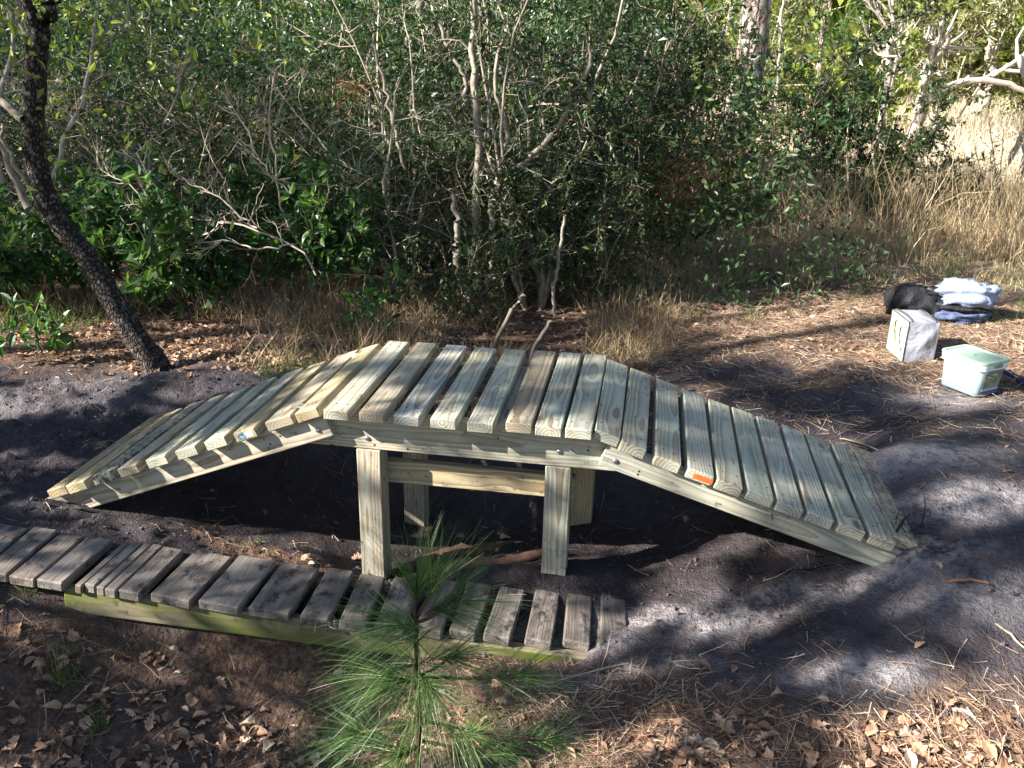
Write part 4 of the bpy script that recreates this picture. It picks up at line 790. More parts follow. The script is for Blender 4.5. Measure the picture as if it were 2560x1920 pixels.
# rust coloured dead material
def needles_mass(name, label, cen, ext, N, L, mat, seed, kind='stuff', cat=None):
    rg = np.random.default_rng(seed); nc = max(6, N // 60); c = np.array(cen) + rg.normal(0, 1, (nc, 3)) * ext; i = rg.integers(0, nc, N); P = walk(c[i] + rg.normal(0, .05, (N, 3)), rdir(N, rg) * [1, 1, .5] + [0, 0, -.3], L * rg.uniform(.5, 1, N), 4, .15, -.08, rg)
    V, F = blades(P, np.full(N, .006)); o = link(name, MB().add(V, F, np.repeat(rg.random(N), 8)).mesh(name, mat), label=label, kind=kind, cat=cat); return o
needles_mass("dead_pine_needles", "rust orange dead pine boughs hanging among the grey twigs at upper left", at(640, 230, 1, 4.4), [.6, .4, .2], 1500, .2, RUST, 3)
needles_mass("dead_pine_needles", "rust orange dead pine bough lying right of the tall dark evergreen", at(1685, 455, 1, 3.5), [.07, .1, .10], 520, .16, RUST, 4)
# leaning pine trunk
pb_ = at(1800, 430, 1, 6.5); pine = thing("leaning_pine", (pb_[0], pb_[1], .15), "large pine trunk with pale plated bark leaning right behind the dark shrub", "tree"); b = np.array([pb_[0], pb_[1], .15])
P0 = [b + [-.05, 0, -.1], at(1800, 430, 1, 6.5), at(1868, 200, 1, 6.5), at(1893, 0, 1, 6.5), at(1925, -250, 1, 6.5), at(1990, -900, 1, 6.6), at(2050, -1700, 1, 6.8)]
mb = MB(); add_limb(mb, P0, [.19, .165, .145, .135, .13, .11, .07], 24, 80, .002, 4, 0, .14); link("trunk", mb.mesh("trunk", PBARK, b, True), pine)
rg = np.random.default_rng(9); ctr = np.array(P0[-1]); c = ctr + rg.normal(0, 1, (70, 3)) * [1.1, 1.1, .8]; i = rg.integers(0, 70, 3500); P = walk(c[i], rdir(3500, rg), .22, 3, .05, 0, rg); V, F = blades(P, np.full(3500, .012)); link("crown", MB().add(V, F, np.repeat(rg.random(3500), 6)).mesh("crown", L_PINEFAR, b), pine, kind='stuff')
mb = MB(); V, F = tubes(walk(np.repeat(ctr[None], 40, 0), c[:40] - ctr, np.linalg.norm(c[:40] - ctr, axis=1), 5, .03, 0, rg), np.full((40, 5), .02), 5); mb.add(V, F, .4); link("limb", mb.mesh("limb", PBARK, b), pine)
# white barked trunks and snags in the sunlit clearing
def snag(name, label, y, limbs, mat=WBARK, cat="tree", twigs=10, L=.6):
    b = at(*limbs[0][0][0], 1, y); b[2] = float(height(b[0], b[1])) if name != "arched_log" else b[2]; o = thing(name, b, label, cat)
    for k, (pts, r) in enumerate(limbs):
        Pp = pxy(pts, y)
        if k == 0 and name != "arched_log": Pp = [b] + Pp; r = [r[0]] + list(r)
        mb = bare_limb(Pp, r, 30 + k, twigs, L); link("trunk" if k == 0 else "limb", mb.mesh("limb", mat, b, True), o)
snag("white_sapling", "slim white barked sapling forking above the round dark bush", 11., [([(2220, 200), (2218, 130), (2235, 85), (2228, 0), (2225, -60)], [.045, .04, .035, .03, .025]), ([(2216, 150), (2210, 110)], [.03, .02]), ([(2235, 90), (2180, 20), (2150, -20)], [.02, .015, .01])])
snag("white_sapling", "thin forked white sapling right of the slim white one", 12., [([(2235, 170), (2262, 110), (2280, 60), (2310, 20)], [.035, .03, .025, .015]), ([(2262, 110), (2300, 95), (2330, 98)], [.02, .015, .01])])
snag("white_snag", "short stout white snag leaning right at the foot of the arched limb", 12., [([(2305, 240), (2322, 180), (2338, 115)], [.085, .08, .06]), ([(2330, 140), (2350, 112)], [.04, .03])])
snag("arched_log", "white arched limb spanning to the right edge of the clearing", 11.5, [([(2310, 246), (2365, 220), (2420, 204), (2470, 200), (2520, 212), (2570, 232)], [.06, .058, .055, .05, .046, .04]), ([(2475, 200), (2510, 170), (2560, 145)], [.04, .036, .03])], twigs=4)
snag("white_barked_tree", "straight pale trunk standing far right behind the arched limb", 17., [([(2475, 200), (2485, 110), (2492, 40), (2500, -60)], [.11, .1, .09, .08])])
snag("white_barked_tree", "broad sunlit white trunk cut off by the right picture edge", 8.2, [([(2568, 430), (2572, 330), (2585, 220)], [.07, .07, .06]), ([(2556, 330), (2540, 380), (2525, 400)], [.03, .025, .02])], twigs=3)
snag("grey_pole", "bare straight pole rising beside the leaning pine trunk", 9., [([(1945, 200), (1950, 120), (1953, 20)], [.02, .018, .015])], twigs=3, L=.3)
# sunlit scrub and pines beyond the clearing
FT = [(4.3, 13, 2.0, L_YEL, 'sunlit yellow green bush behind the leaning pine'), (6.2, 15, 3.2, L_OLIVE, 'tall olive scrub tree behind the white saplings'), (8.3, 16, 2.6, L_YEL, 'pale green scrub bush behind the white snag'), (9.8, 17, 4.0, L_DARK, 'dark green tree shading the top right corner'), (11.5, 15, 2.0, L_YEL, 'bright low bush under the arched limb'), (3.2, 17, 3.2, L_OLIVE, 'olive scrub tree left of the young pines'), (7.2, 21, 4.0, L_YEL, 'yellow leaved scrub tree far behind the saplings'), (12.5, 22, 4.2, L_DARK, 'dark scrub tree far back at the right edge')]
for i, (x, y, H, lm, lb) in enumerate(FT):
    shrub("scrub_tree", lb, "tree", (x, y), H, H * .5, 6, 10, 6, 9, .13, .5, lm, TWIG, .03, (0, 0), .1, 100 + i, group="sunlit scrub trees beyond the clearing", t0=.1, brL=.3, twL=.11, split=False)
def young_pine(x, y, H, lb, seed, mat=L_PINEFAR):
    rg = np.random.default_rng(seed); b = np.array([x, y, float(height(x, y))]); o = thing("young_pine", b, lb, "tree", "young pines beyond the clearing")
    mb = MB(); T_r = walk(b[None], [[0, 0, 1.]], H, 8, .03, 0, rg); V, F = tubes(T_r, np.linspace(.07, .015, 8)[None], 7); mb.add(V, F, .4); n = 40; t = rg.uniform(.2, 1, n); p, _ = sample(T_r, np.zeros(n, int), t); Bq = walk(p, rdir(n, rg) * [1, 1, .2] + [0, 0, .35], H * .36 * (1.15 - t), 5, .1, .05, rg); V, F = tubes(Bq, np.full((n, 1), .018) * np.linspace(1, .4, 5), 4); mb.add(V, F, .4); link("trunk", mb.mesh("trunk", PBARK, b), o)
    j = rg.integers(0, n, 2600); q_, tq = sample(Bq, j, rg.uniform(.35, 1, 2600)); P = walk(q_, tq * .5 + rdir(2600, rg), .3, 3, .06, 0, rg); V, F = blades(P, np.full(2600, .022)); link("crown", MB().add(V, F, np.repeat(rg.random(2600), 6)).mesh("crown", mat, b), o, kind='stuff')
for a in [(4.6, 19, 4.2, 'bright green young pine left of the white saplings', 1), (5.6, 24, 5.5, 'tall light green pine behind the olive scrub', 2), (2.6, 22, 5.0, 'green pine just right of the leaning trunk, far back', 3), (9.5, 27, 6., 'far green pine behind the yellow leaved scrub tree', 4), (14.5, 28, 6.5, 'farthest green pine by the right edge', 5)]: young_pine(*a)
# far wood closing the view all round the back
rg = np.random.default_rng(77); N = 42000; an = rg.uniform(-1.9, 1.7, N); ds = rg.uniform(26, 48, N); hh = 11 * rg.random(N) ** .8; cl = (fbm(an * 9, hh * .5, 3) + fbm(an * 30, hh * 1.3, 2) * .5); keep = cl > .62 - .12 * (hh < 4)
x = 1 + ds * np.sin(an); y = -2 + ds * np.cos(an); P0_ = np.stack([x, y, hh + .3], 1)[keep]; M_ = len(P0_); V, F = leaves_small(P0_, rdir(M_, rg), rdir(M_, rg), rg.uniform(.7, 1.4, M_), rg.uniform(.5, .9, M_))
mbf = MB().add(V, F, np.repeat(rg.random(M_), 4)); forest = link("far_wood", mbf.mesh("far_wood", L_YEL), kind='stuff', label="distant sunlit wood closing the view behind the clearing")
mb = MB(); n = 70; an = rg.uniform(-1.9, 1.7, n); ds = rg.uniform(24, 45, n); S = walk(np.stack([1 + ds * np.sin(an), -2 + ds * np.cos(an), np.zeros(n)], 1), [[0, 0, 1.]] * n, 9., 6, .03, 0, rg); V, F = tubes(S, np.linspace(.16, .06, 6)[None] * rg.uniform(.5, 1, (n, 1)), 7); mb.add(V, F, .3); link("far_trunks", mb.mesh("far_trunks", PBARK), kind='stuff', label="trunks of the distant wood")

# ------------------------------------------------------------------ grasses
def grass(name, label, xy, H, w, mat, seed, bend=.35, up=.0, n=5, tint=(.5, .25), clump=.06, nper=7):
    rg = np.random.default_rng(seed); xy = np.repeat(xy, nper, 0) + rg.normal(0, clump, (len(xy) * nper, 2)); N = len(xy); z = h0(xy[:, 0], xy[:, 1]) - .01; H = np.repeat(H, nper) * rg.uniform(.45, 1.1, N)
    d = np.stack([rg.normal(0, bend, N), rg.normal(0, bend, N), np.ones(N)], 1); P = walk(np.column_stack([xy, z]), d, H, n, .16, up, rg); P[:, 2:, 2] -= (np.linspace(0, 1, n)[2:] ** 2)[None] * (H * rg.uniform(0, .35, N))[:, None]
    V, F = blades(P, w * rg.uniform(.6, 1.2, N)); return MB().add(V, F, np.repeat(np.clip(rg.normal(tint[0], tint[1], N), 0, 1), 2 * n))
def scatter(N, x0, x1, y0, y1, rg): return np.stack([rg.uniform(x0, x1, N), rg.uniform(y0, y1, N)], 1)
rg = np.random.default_rng(17); xy = scatter(26000, .9, 6.5, 2.2, 8.2, rg); u, v, _ = ground_px(xy)
bnd = np.interp(u, [1380, 1470, 1600, 1720, 2000, 2230, 2330, 2480, 2700], [780, 800, 770, 742, 735, 690, 690, 705, 720]); nz = fbm(xy[:, 0] * 2.5, xy[:, 1] * 2.5, 3)
k = (u > 1430) & (v < bnd + rg.normal(0, 12, len(u))) & (nz > .42 + .12 * rg.random(len(u))); xy = xy[k]; u = u[k]; v = v[k]
H = (.13 + .26 * np.clip((bnd[k] - v) / 110, 0, 1)) * (.75 + .6 * (fbm(xy[:, 0] * 1.3 + 5, xy[:, 1] * 1.3, 2)))
link("dry_grass", grass("dry_grass", "", xy, H, .0055, DRY, 2, .42, .0, 5, (.5, .25), .05, 6).mesh("dry_grass", DRY), kind='stuff', label="tangled straw coloured dry grass along the path edge")
xy = scatter(170, 2.2, 4.2, 4.2, 5.2, rg); link("tall_dry_grass", grass("tall_dry_grass", "", xy, np.full(len(xy), 1.05), .0065, DRY, 3, .16, .03, 6, (.5, .2), .03, 5).mesh("tall_dry_grass", DRY), kind='stuff', label="tall dry seed stalks in front of the round dark bush")
xy = scatter(6500, 2.6, 14, 6.8, 22, rg); xy = xy[(xy[:, 0] > .33 * xy[:, 1] + .2)]; link("dry_field", grass("dry_field", "", xy, np.full(len(xy), .75), .016, DRY, 4, .3, 0, 4, (.72, .2), .12, 6).mesh("dry_field", DRY_GLARE), kind='stuff', label="dry grass of the clearing, its colour lightened to show sun glare")
xy = np.concatenate([scatter(900, -1.2, 1.3, 1.9, 2.9, rg), scatter(420, -3.2, -1.2, 1.6, 2.6, rg), scatter(160, -.9, .4, 1.25, 1.9, rg)]); nz = fbm(xy[:, 0] * 3, xy[:, 1] * 3, 3); xy = xy[(nz > .45)]
u, v, _ = ground_px(xy); k = ~((u > 1270) & (u < 1480) & (v > 720)); xy = xy[k]
link("undergrowth_grass", grass("undergrowth_grass", "", xy, np.full(len(xy), .32), .004, DRY, 5, .5, 0, 5, (.35, .2), .05, 8).mesh("undergrowth_grass", DRY), kind='stuff', label="thin brown grass under the thicket")
xy = np.concatenate([scatter(50, -.75, -.35, 1.0, 1.35, rg), scatter(150, 1.3, 4.2, 2.7, 4.6, rg), scatter(40, -2.7, -2.1, 1.5, 1.9, rg)]); link("green_grass", grass("green_grass", "", xy, np.full(len(xy), .22), .004, GRASS, 6, .45, 0, 5, (.5, .25), .03, 7).mesh("green_grass", GRASS), kind='stuff', label="thin green grass among the dry stems")
for (u, v, H, lb) in [(60, 1500, .10, "small green grass tuft at the left end of the old boardwalk"), (170, 1720, .20, "green grass tuft on the dark soil below the old boardwalk"), (250, 1830, .16, "low green grass tuft at the bottom left"), (640, 1360, .05, "tiny green sprout on the soil behind the old boardwalk"), (1240, 1890, .08, "small green tuft at the bottom beside the pine sapling")]:
    p = gh(u, v); xy = p[None, :2] + R8.normal(0, .012, (5, 2)); mb = grass("t", "", xy, np.full(5, H), .0042, GRASS, int(u), .45, 0, 5, (.5, .25), .012, 6); link("grass_tuft", mb.mesh("grass_tuft", GRASS, p), loc=p, label=lb, cat="grass tuft")

# ------------------------------------------------------------------ pine sapling in the foreground
sb = np.array([.612, -1.05, float(height(.612, -1.05)) - .02]); sap = thing("pine_sapling", sb, "young longleaf pine sapling with long green needles in front of the old boardwalk", "sapling")
st_ = pxy([(1048, 1990), (1045, 1900), (1048, 1780), (1040, 1690), (1042, 1600), (1038, 1540), (1040, 1478)], -1.05); st_[0] = sb
mb = MB(); add_limb(mb, st_, [.009, .0075, .0068, .0062, .0055, .0048, .0042], 8, 26, .0012, 2, .2, .25); link("stem", mb.mesh("stem", SAPBARK, sb, True), sap)
rg = np.random.default_rng(33)
def tuft(tip, d, n, L, spread, droop, seed, back=.05):
    rg = np.random.default_rng(seed); d = nrm(np.asarray(d, float)); st = tip - d * (rg.random(n) ** 1.5 * back)[:, None]; dd = nrm(d + rdir(n, rg) * spread); n = len(dd)
    P = walk(st, dd, L * rg.uniform(.65, 1.08, n), 6, .035, -droop, rg); P = np.repeat(P, 2, 0); P[1::2] += (rg.normal(0, 1, (n, 1, 3)) * .010) * np.linspace(0, 1, 6)[None, :, None]
    V, F = blades(P, np.full(len(P), .0016)); return MB().add(V, F, np.repeat(np.clip(rg.normal(.45, .25, len(P)), 0, 1), 12))
BR = [((1040, 1545), (1085, 1462), -.02, (.3, .1, 1.), 46, .17, .55, .02), ((1042, 1558), (1138, 1500), .03, (.9, .1, .5), 80, .20, .75, .05), ((1040, 1565), (1000, 1562), -.03, (-.9, -.1, .1), 85, .23, .75, .10), ((1043, 1690), (1130, 1640), .05, (.9, .2, .25), 60, .2, .7, .08), ((1043, 1690), (1305, 1690), .09, (.9, .1, .15), 70, .19, .7, .06), ((1043, 1695), (985, 1700), -.02, (-.8, -.3, .1), 85, .24, .7, .14), ((1046, 1700), (1075, 1715), -.08, (.5, -.6, .1), 80, .24, .7, .16),
      ((1046, 1800), (1380, 1850), .05, (.9, .0, .2), 60, .17, .8, .04), ((1046, 1800), (900, 1830), .02, (-.9, .1, .1), 80, .2, .8, .08), ((1046, 1830), (1180, 1840), -.04, (.6, -.2, .2), 80, .2, .9, .08), ((1046, 1860), (1000, 1890), -.06, (-.4, -.5, .1), 80, .2, .9, .08), ((1046, 1850), (1260, 1880), .06, (.7, .2, .1), 60, .18, .8, .06), ((1046, 1870), (850, 1900), .05, (-.8, .2, .1), 60, .18, .8, .06)]
for k, (a, b_, dy, d, n, L, spd, dr) in enumerate(BR):
    A, B_2 = at(*a, 1, -1.05), at(*b_, 1, -1.05 + dy); o = MB(); add_limb(o, [A, A * .6 + B_2 * .4 + [0, 0, -.006], B_2], [.0045, .0038, .003], 6, 10, .001, k, .3); bo = link("branch", o.mesh("branch", SAPBARK, sb, True), sap)
    link("needles", tuft(B_2, d, int(n * .95), L, spd, dr, 40 + k, .07).mesh("needles", L_PINE, sb), bo, kind='stuff')
top = at(1040, 1472, 1, -1.05); link("needles", tuft(top, (0, 0, 1), 80, .185, .62, .01, 60, .04).mesh("needles", L_PINE, sb), sap, kind='stuff')
for k, (u, v) in enumerate([(1040, 1600), (1042, 1660), (1045, 1740), (1046, 1800)]): link("needles", tuft(at(u, v, 1, -1.05), (0, -.1, .1), 36, .22, 1.2, .12, 70 + k, .03).mesh("needles", L_PINE, sb), sap, kind='stuff')

# ------------------------------------------------------------------ litter: fallen leaves, straw, twigs
def leaf_outline(kind):
    if kind == 'oak': rr = [(0, .03), (.12, .05), (.22, .16), (.30, .10), (.42, .27), (.52, .15), (.64, .33), (.74, .20), (.86, .22), (1., 0)]
    elif kind == 'oval': rr = [(0, .0), (.15, .13), (.35, .24), (.6, .25), (.82, .15), (1., 0)]
    else: rr = [(0, .02), (.2, .09), (.45, .17), (.7, .36), (.88, .30), (1., .0)]
    return rr
def leaf_tpl(kind, curl, cup):
    rr = leaf_outline(kind); n = len(rr); V = [];
    for (x, y) in rr: V.append((x, 0, 0))
    for (x, y) in rr: V.append((x, y, 0))
    for (x, y) in rr: V.append((x, -y, 0))
    V = np.array(V, float); V[:, 2] = curl * np.sin(V[:, 0] * 3.) + cup * np.abs(V[:, 1]) * 1.6 + .03 * np.sin(V[:, 0] * 17 + V[:, 1] * 9); V[:, 0] -= .5
    F = []
    for i in range(n - 1): F += [[i, i + 1, n + i + 1, n + i], [i, 2 * n + i, 2 * n + i + 1, i + 1]]
    return V, np.array(F)
TPL = [leaf_tpl('oak', .10, .3), leaf_tpl('oak', -.08, .5), leaf_tpl('oval', .12, .4), leaf_tpl('spat', .15, .3), leaf_tpl('oak', .2, -.3)]
rg = np.random.default_rng(123)
xy = np.concatenate([scatter(26000, -2.6, 3.6, -1.5, 3.0, rg), scatter(9000, -2.4, -.3, .8, 1.9, rg), scatter(9000, -.8, 2.6, -1.45, -.6, rg)]); litv = gauss(xy[:, 0], xy[:, 1], LIT_Z); nz = fbm(xy[:, 0] * 4 + 3, xy[:, 1] * 4, 4)
dens = np.clip(litv * 1.1 + (nz - .62) * 1.6, .05, 1) ** 1.6; k = rg.random(len(xy)) < dens * .40; xy = xy[k]
onb = (np.abs((xy - BO[:2]) @ ba[:2] - 1.) < 1.05) & (((xy - BO[:2]) @ bb[:2]) > -.03) & (((xy - BO[:2]) @ bb[:2]) < WLK + .01); xy = xy[~onb]
tubm = np.hypot(xy[:, 0] - tc_[0], xy[:, 1] - tc_[1]) > .2; xy = xy[tubm]; N = len(xy)
z = height(xy[:, 0], xy[:, 1]) + rg.uniform(-.002, .011, N); Pp = np.column_stack([xy, z]); sc = .018 + .040 * rg.random(N) ** 1.3 * np.where(xy[:, 1] > .8, .85, 1.); rz = rg.uniform(0, 6.283, N); tx = rg.normal(0, .33, N); ty = rg.normal(0, .33, N); ki = rg.integers(0, len(TPL), N); tin = np.clip(rg.normal(.45, .22, N), 0, .88); tin = np.where(rg.random(N) < .015, 1., tin)
cz, sz_, = np.cos(rz), np.sin(rz); Rm = np.stack([np.stack([cz, -sz_, ty], -1), np.stack([sz_, cz, tx], -1), np.stack([-ty * cz - tx * sz_, ty * sz_ - tx * cz, np.ones(N)], -1)], 1) * sc[:, None, None]
dist = np.linalg.norm(Pp - CAM_C, axis=1) / sc; dist[~in_view(Pp, -10)] = 1e9; order = np.argsort(dist); big = order[:300]; rest = order[300:]
LM_ = {}
for i in big:
    key = (int(ki[i]), int(tin[i] * 4.99))
    if key not in LM_: V, F = TPL[key[0]]; LM_[key] = MB().add(V, F, key[1] / 4.4).mesh("fallen_leaf", LITTER)
    link("fallen_leaf", LM_[key], ground, mw=Matrix([list(Rm[i, r]) + [Pp[i, r]] for r in range(3)] + [[0, 0, 0, 1]]))
mb = MB()
for t_ in range(len(TPL)):
    j = rest[ki[rest] == t_]; V, F = TPL[t_]; W_ = np.einsum('nij,kj->nki', Rm[j], V) + Pp[j][:, None]; FF = (np.arange(len(j))[:, None, None] * len(V) + F[None]).reshape(-1, 4); mb.add(W_.reshape(-1, 3), FF, np.repeat(tin[j], len(V)))
link("leaf_litter", mb.mesh("leaf_litter", LITTER), kind='stuff', label="brown fallen oak leaves strewn over the soil")
N = 72000; xy = np.concatenate([scatter(N // 2, -2.4, 3.9, -1.5, 3.4, rg), scatter(N // 4, .3, 2.8, -1.5, -.3, rg), scatter(N, 1.1, 4.2, .9, 3.4, rg)]); litv = np.maximum(gauss(xy[:, 0], xy[:, 1], LIT_Z), .85 * np.clip(xy[:, 0] - 1.8, 0, 1) * np.clip(xy[:, 1] - .9, 0, 1)); nz = fbm(xy[:, 0] * 4 + 31, xy[:, 1] * 4, 4)
k = rg.random(len(xy)) < np.clip(litv * 1.1 + (nz - .60) * 1.5, .10, 1) * .7; xy = xy[k]
onb = (np.abs((xy - BO[:2]) @ ba[:2] - .93) < 1.0) & (((xy - BO[:2]) @ bb[:2]) > -.03) & (((xy - BO[:2]) @ bb[:2]) < WLK + .01); xy = xy[~onb]; N = len(xy)
an = rg.uniform(0, 6.283, N) ; P = walk(np.column_stack([xy, np.zeros(N)]), np.stack([np.cos(an), np.sin(an), 0 * an], 1), rg.uniform(.03, .13, N), 4, .12, 0, rg); lift = rg.uniform(.002, .012, N)[:, None] + rg.normal(0, .012, (N, 1)) * np.linspace(-1, 1, 4)[None]
P[..., 2] = height(P[..., 0], P[..., 1]) + np.maximum(lift, .001) + .002; V, F = blades(P, rg.uniform(.0012, .0032, N)); link("pine_straw", MB().add(V, F, np.repeat(np.clip(rg.normal(.5, .25, N), 0, 1), 8)).mesh("pine_straw", STRAW), kind='stuff', label="scattered pine straw and dry stalks on the soil")
for k, (u0, v0, u1, v1, r, lb, m) in enumerate([(1300, 1768, 1480, 1670, .003, "thin dark twig slanting over the litter right of the pine sapling", DTWIG), (2380, 1780, 2440, 1808, .006, "short bleached stick on the litter at the bottom right", WBARK), (2100, 1098, 2210, 1137, .0035, "pale bent twig on the soil right of the right ramp", TWIG), (1918, 1376, 1992, 1354, .004, "straight yellow stalk lying under the edge of the right ramp", simple("yellow_straw", (.55, .42, .20), .7)), (2445, 1545, 2560, 1625, .004, "long pale twig at the right edge of the path", TWIG), (2370, 1457, 2470, 1462, .005, "rust red strip of bark lying on the soil at right", RUST), (1490, 1605, 1545, 1633, .005, "split pale stick beside the buried end of the boardwalk", WBARK), (1630, 1650, 1330, 1720, .0028, "long thin grey twig across the foreground soil", TWIG), (40, 1500, 15, 1510, .004, "short grey twig by the left boardwalk planks", TWIG)]):
    a, b_ = gh(u0, v0), gh(u1, v1); c = (a + b_) / 2 + [0, 0, r]; mb = MB(); add_limb(mb, [a + [0, 0, r], c + np.array([.01, .01, .006]), b_ + [0, 0, r * 1.5]], [r, r, r * .7], 6, 9, .0015, k, .5); link("fallen_twig", mb.mesh("fallen_twig", m, c, True), loc=c, label=lb, cat="twig")
for (pts, r, lb) in [([(1005, 1455), (1080, 1432), (1150, 1415), (1250, 1408), (1360, 1392), (1420, 1385)], [.010, .020, .024, .022, .020, .012], "thick brown root crossing the soil between the two front posts"), ([(1010, 1425), (1080, 1398), (1150, 1382), (1230, 1375), (1285, 1358)], [.014, .026, .028, .022, .006], "flat reddish root catching the sun behind the pine sapling")]:
    P = [gh(u, v) + [0, 0, .006] for (u, v) in pts]; mb = MB(); add_limb(mb, P, r, 10, 26, .004, 5, .2, .35); link("root", mb.mesh("root", plain("root_bark", (.20, .12, .085), (.09, .055, .04), .9, 40., bump=.6), P[0], True), loc=P[0], label=lb, cat="root")
rg = np.random.default_rng(321); N = 15000; xy = scatter(N, -2.6, 3.4, -1.4, 1.6, rg); f = np.maximum(gauss(xy[:, 0], xy[:, 1], FRESH), .35 * (fbm(xy[:, 0] * 3, xy[:, 1] * 3, 3) > .5)); xy = xy[rg.random(N) < f + .05]; N = len(xy)
OC = np.array([[1, 0, 0], [-1, 0, 0], [0, 1, 0], [0, -1, 0], [0, 0, 1], [0, 0, -1]], float); OF = np.array([[0, 2, 4], [2, 1, 4], [1, 3, 4], [3, 0, 4], [2, 0, 5], [1, 2, 5], [3, 1, 5], [0, 3, 5]])
r = rg.uniform(.0025, .006, N) + .008 * rg.random(N) ** 6; c = np.column_stack([xy, height(xy[:, 0], xy[:, 1]) + r * .3]); V = c[:, None] + OC[None] * r[:, None, None] * rg.uniform(.55, 1.2, (N, 6, 1)) + rg.normal(0, .15, (N, 6, 3)) * r[:, None, None]
link("soil_crumbs", MB().add(V.reshape(-1, 3), (np.arange(N)[:, None, None] * 6 + OF[None]).reshape(-1, 3)).mesh("soil_crumbs", plain("soil_crumb", (.15, .134, .138), (.06, .052, .055), .95, 60.)), kind='stuff', label="crumbs and clods of dark soil")
# dark root clump by the right ramp foot, paper scraps
p = gh(2255, 1350); b = p; mb = MB(); W1 = walk(np.repeat(p[None], 30, 0) + R8.normal(0, .03, (30, 3)) * [1, 1, .1], rdir(30) * [1, 1, .3] + [.1, 0, .35], R8.uniform(.05, .16, 30), 6, .3, -.05); V, F = tubes(W1, np.linspace(1, .3, 6)[None] * R8.uniform(.0015, .004, (30, 1)), 4); mb.add(V, F, .1)
P1 = pxy([(2205, 1395), (2235, 1340), (2258, 1300), (2275, 1284)], float(p[1]) - .03); V, F = tubes(np.array(P1)[None], np.array([[.006, .005, .004, .002]]), 6); mb.add(V, F, .1); link("root_clump", mb.mesh("root_clump", plain("wet_root", (.045, .032, .028), (.02, .015, .014), .9, 40.), b), loc=b, label="dark tangle of roots at the foot of the right ramp", cat="roots")
PAPER = simple("white_paper", (.72, .76, .85), .6)
for k, (u, v, lb) in enumerate([(2170, 962, "crumpled white paper scrap left of the plastic tub, upper one"), (2183, 986, "small white paper scrap on the soil left of the tub, lower one"), (2030, 795, "pale pink bit of paper on the straw left of the cool bag")]):
    p = gh(u, v) + [0, 0, .012]; Vb, Fb = blob(.014, .010, .006, 40 + k, 12, 8, .6); link("paper_scrap", MB().add(Vb, Fb).mesh("paper_scrap", PAPER), loc=p, label=lb, cat="paper scrap")

# ------------------------------------------------------------------ tall trees left of and behind the viewer, whose crowns shade the scene
SE1 = np.array([-SUN_H[1] * -1 * -1, 0, 0]) if False else np.array([SUN_H[1], -SUN_H[0], 0.]); SE2 = np.cross(SUN, SE1); SE2 = SE2 if SE2[2] > 0 else -SE2
def uv_of(P): P = np.asarray(P, float); return np.stack([P @ SE1, P @ SE2], -1)
def zone_px(u, v, ru, rv, where):               # an ellipse on the photographed surface, seen from the sun
    f = (lambda a, b: gh(a, b)) if where == 'g' else (lambda a, b: at(a, b, 1, where)) if where < 50 else (lambda a, b: at(a, b, 2, where - 100))
    c = uv_of(f(u, v)); return c, np.linalg.inv(np.stack([uv_of(f(u + ru, v)) - c, uv_of(f(u, v + rv)) - c], 1))
D = 100.5
LIT = [zone_px(*a) for a in [(1890, 110, 70, 160, 6.5), (160, 1050, 130, 13, 'g'), (330, 1075, 100, 10, 'g'), (60, 1180, 110, 16, 'g'), (420, 985, 90, 10, 'g'), (180, 870, 420, 90, 'g'), (450, 900, 120, 40, 'g'), (2300, 800, 330, 110, 'g'), (1850, 770, 260, 45, 'g'), (2480, 640, 200, 90, 'g'), (430, 1170, 280, 95, .03), (250, 1210, 160, 60, .03), (590, 1120, 50, 36, .03), (180, 1100, 190, 22, 'g'), (330, 1010, 120, 12, 'g'), (60, 1130, 90, 14, 'g'), (250, 1310, 260, 26, 'g'), (690, 1385, 190, 24, 'g'), (905, 1400, 32, 60, .07),
   (1240, 945, 36, 18, D), (1340, 930, 34, 26, D), (960, 880, 60, 14, D), (1440, 1020, 40, 30, D), (1130, 930, 40, 10, D), (1560, 1060, 40, 12, D), (1660, 1060, 30, 14, D), (620, 960, 80, 14, D), (760, 920, 60, 12, D),
   (300, 1395, 60, 26, 'g'), (420, 1415, 40, 16, 'g'), (370, 1530, 50, 40, 'g'), (640, 1570, 40, 20, 'g'), (700, 1680, 110, 22, 'g'), (780, 1830, 90, 40, 'g'), (1180, 1850, 130, 40, 'g'), (1280, 1640, 120, 16, 'g'), (1850, 1545, 170, 22, 'g'), (1640, 1550, 60, 12, 'g'), (1300, 1385, 70, 10, 'g'), (2300, 1130, 160, 14, 'g'), (2380, 1240, 150, 20, 'g'), (2300, 1420, 190, 12, 'g'), (2050, 1480, 120, 9, 'g'), (2420, 1000, 140, 20, 'g'), (1650, 1880, 70, 14, 'g'), (2300, 1720, 120, 12, 'g'), (1900, 1420, 60, 16, 'g'),
   (620, 200, 260, 140, 3.5), (880, 300, 130, 110, 3.2), (1200, 320, 50, 160, 2.8), (1380, 340, 70, 60, 2.7), (300, 480, 130, 60, 2.0), (540, 560, 120, 70, 2.0), (180, 640, 60, 60, 1.9), (1450, 200, 70, 60, 2.7), (1100, 140, 120, 70, 3.), (560, 760, 160, 40, 1.9), (900, 720, 120, 30, 2.2), (160, 150, 70, 120, 1.2), (300, 900, 60, 40, 'g'), (1290, 800, 40, 50, 1.12), (1980, 640, 300, 70, 4.), (1180, 640, 100, 40, 2.4), (1700, 640, 120, 60, 3.2)]]
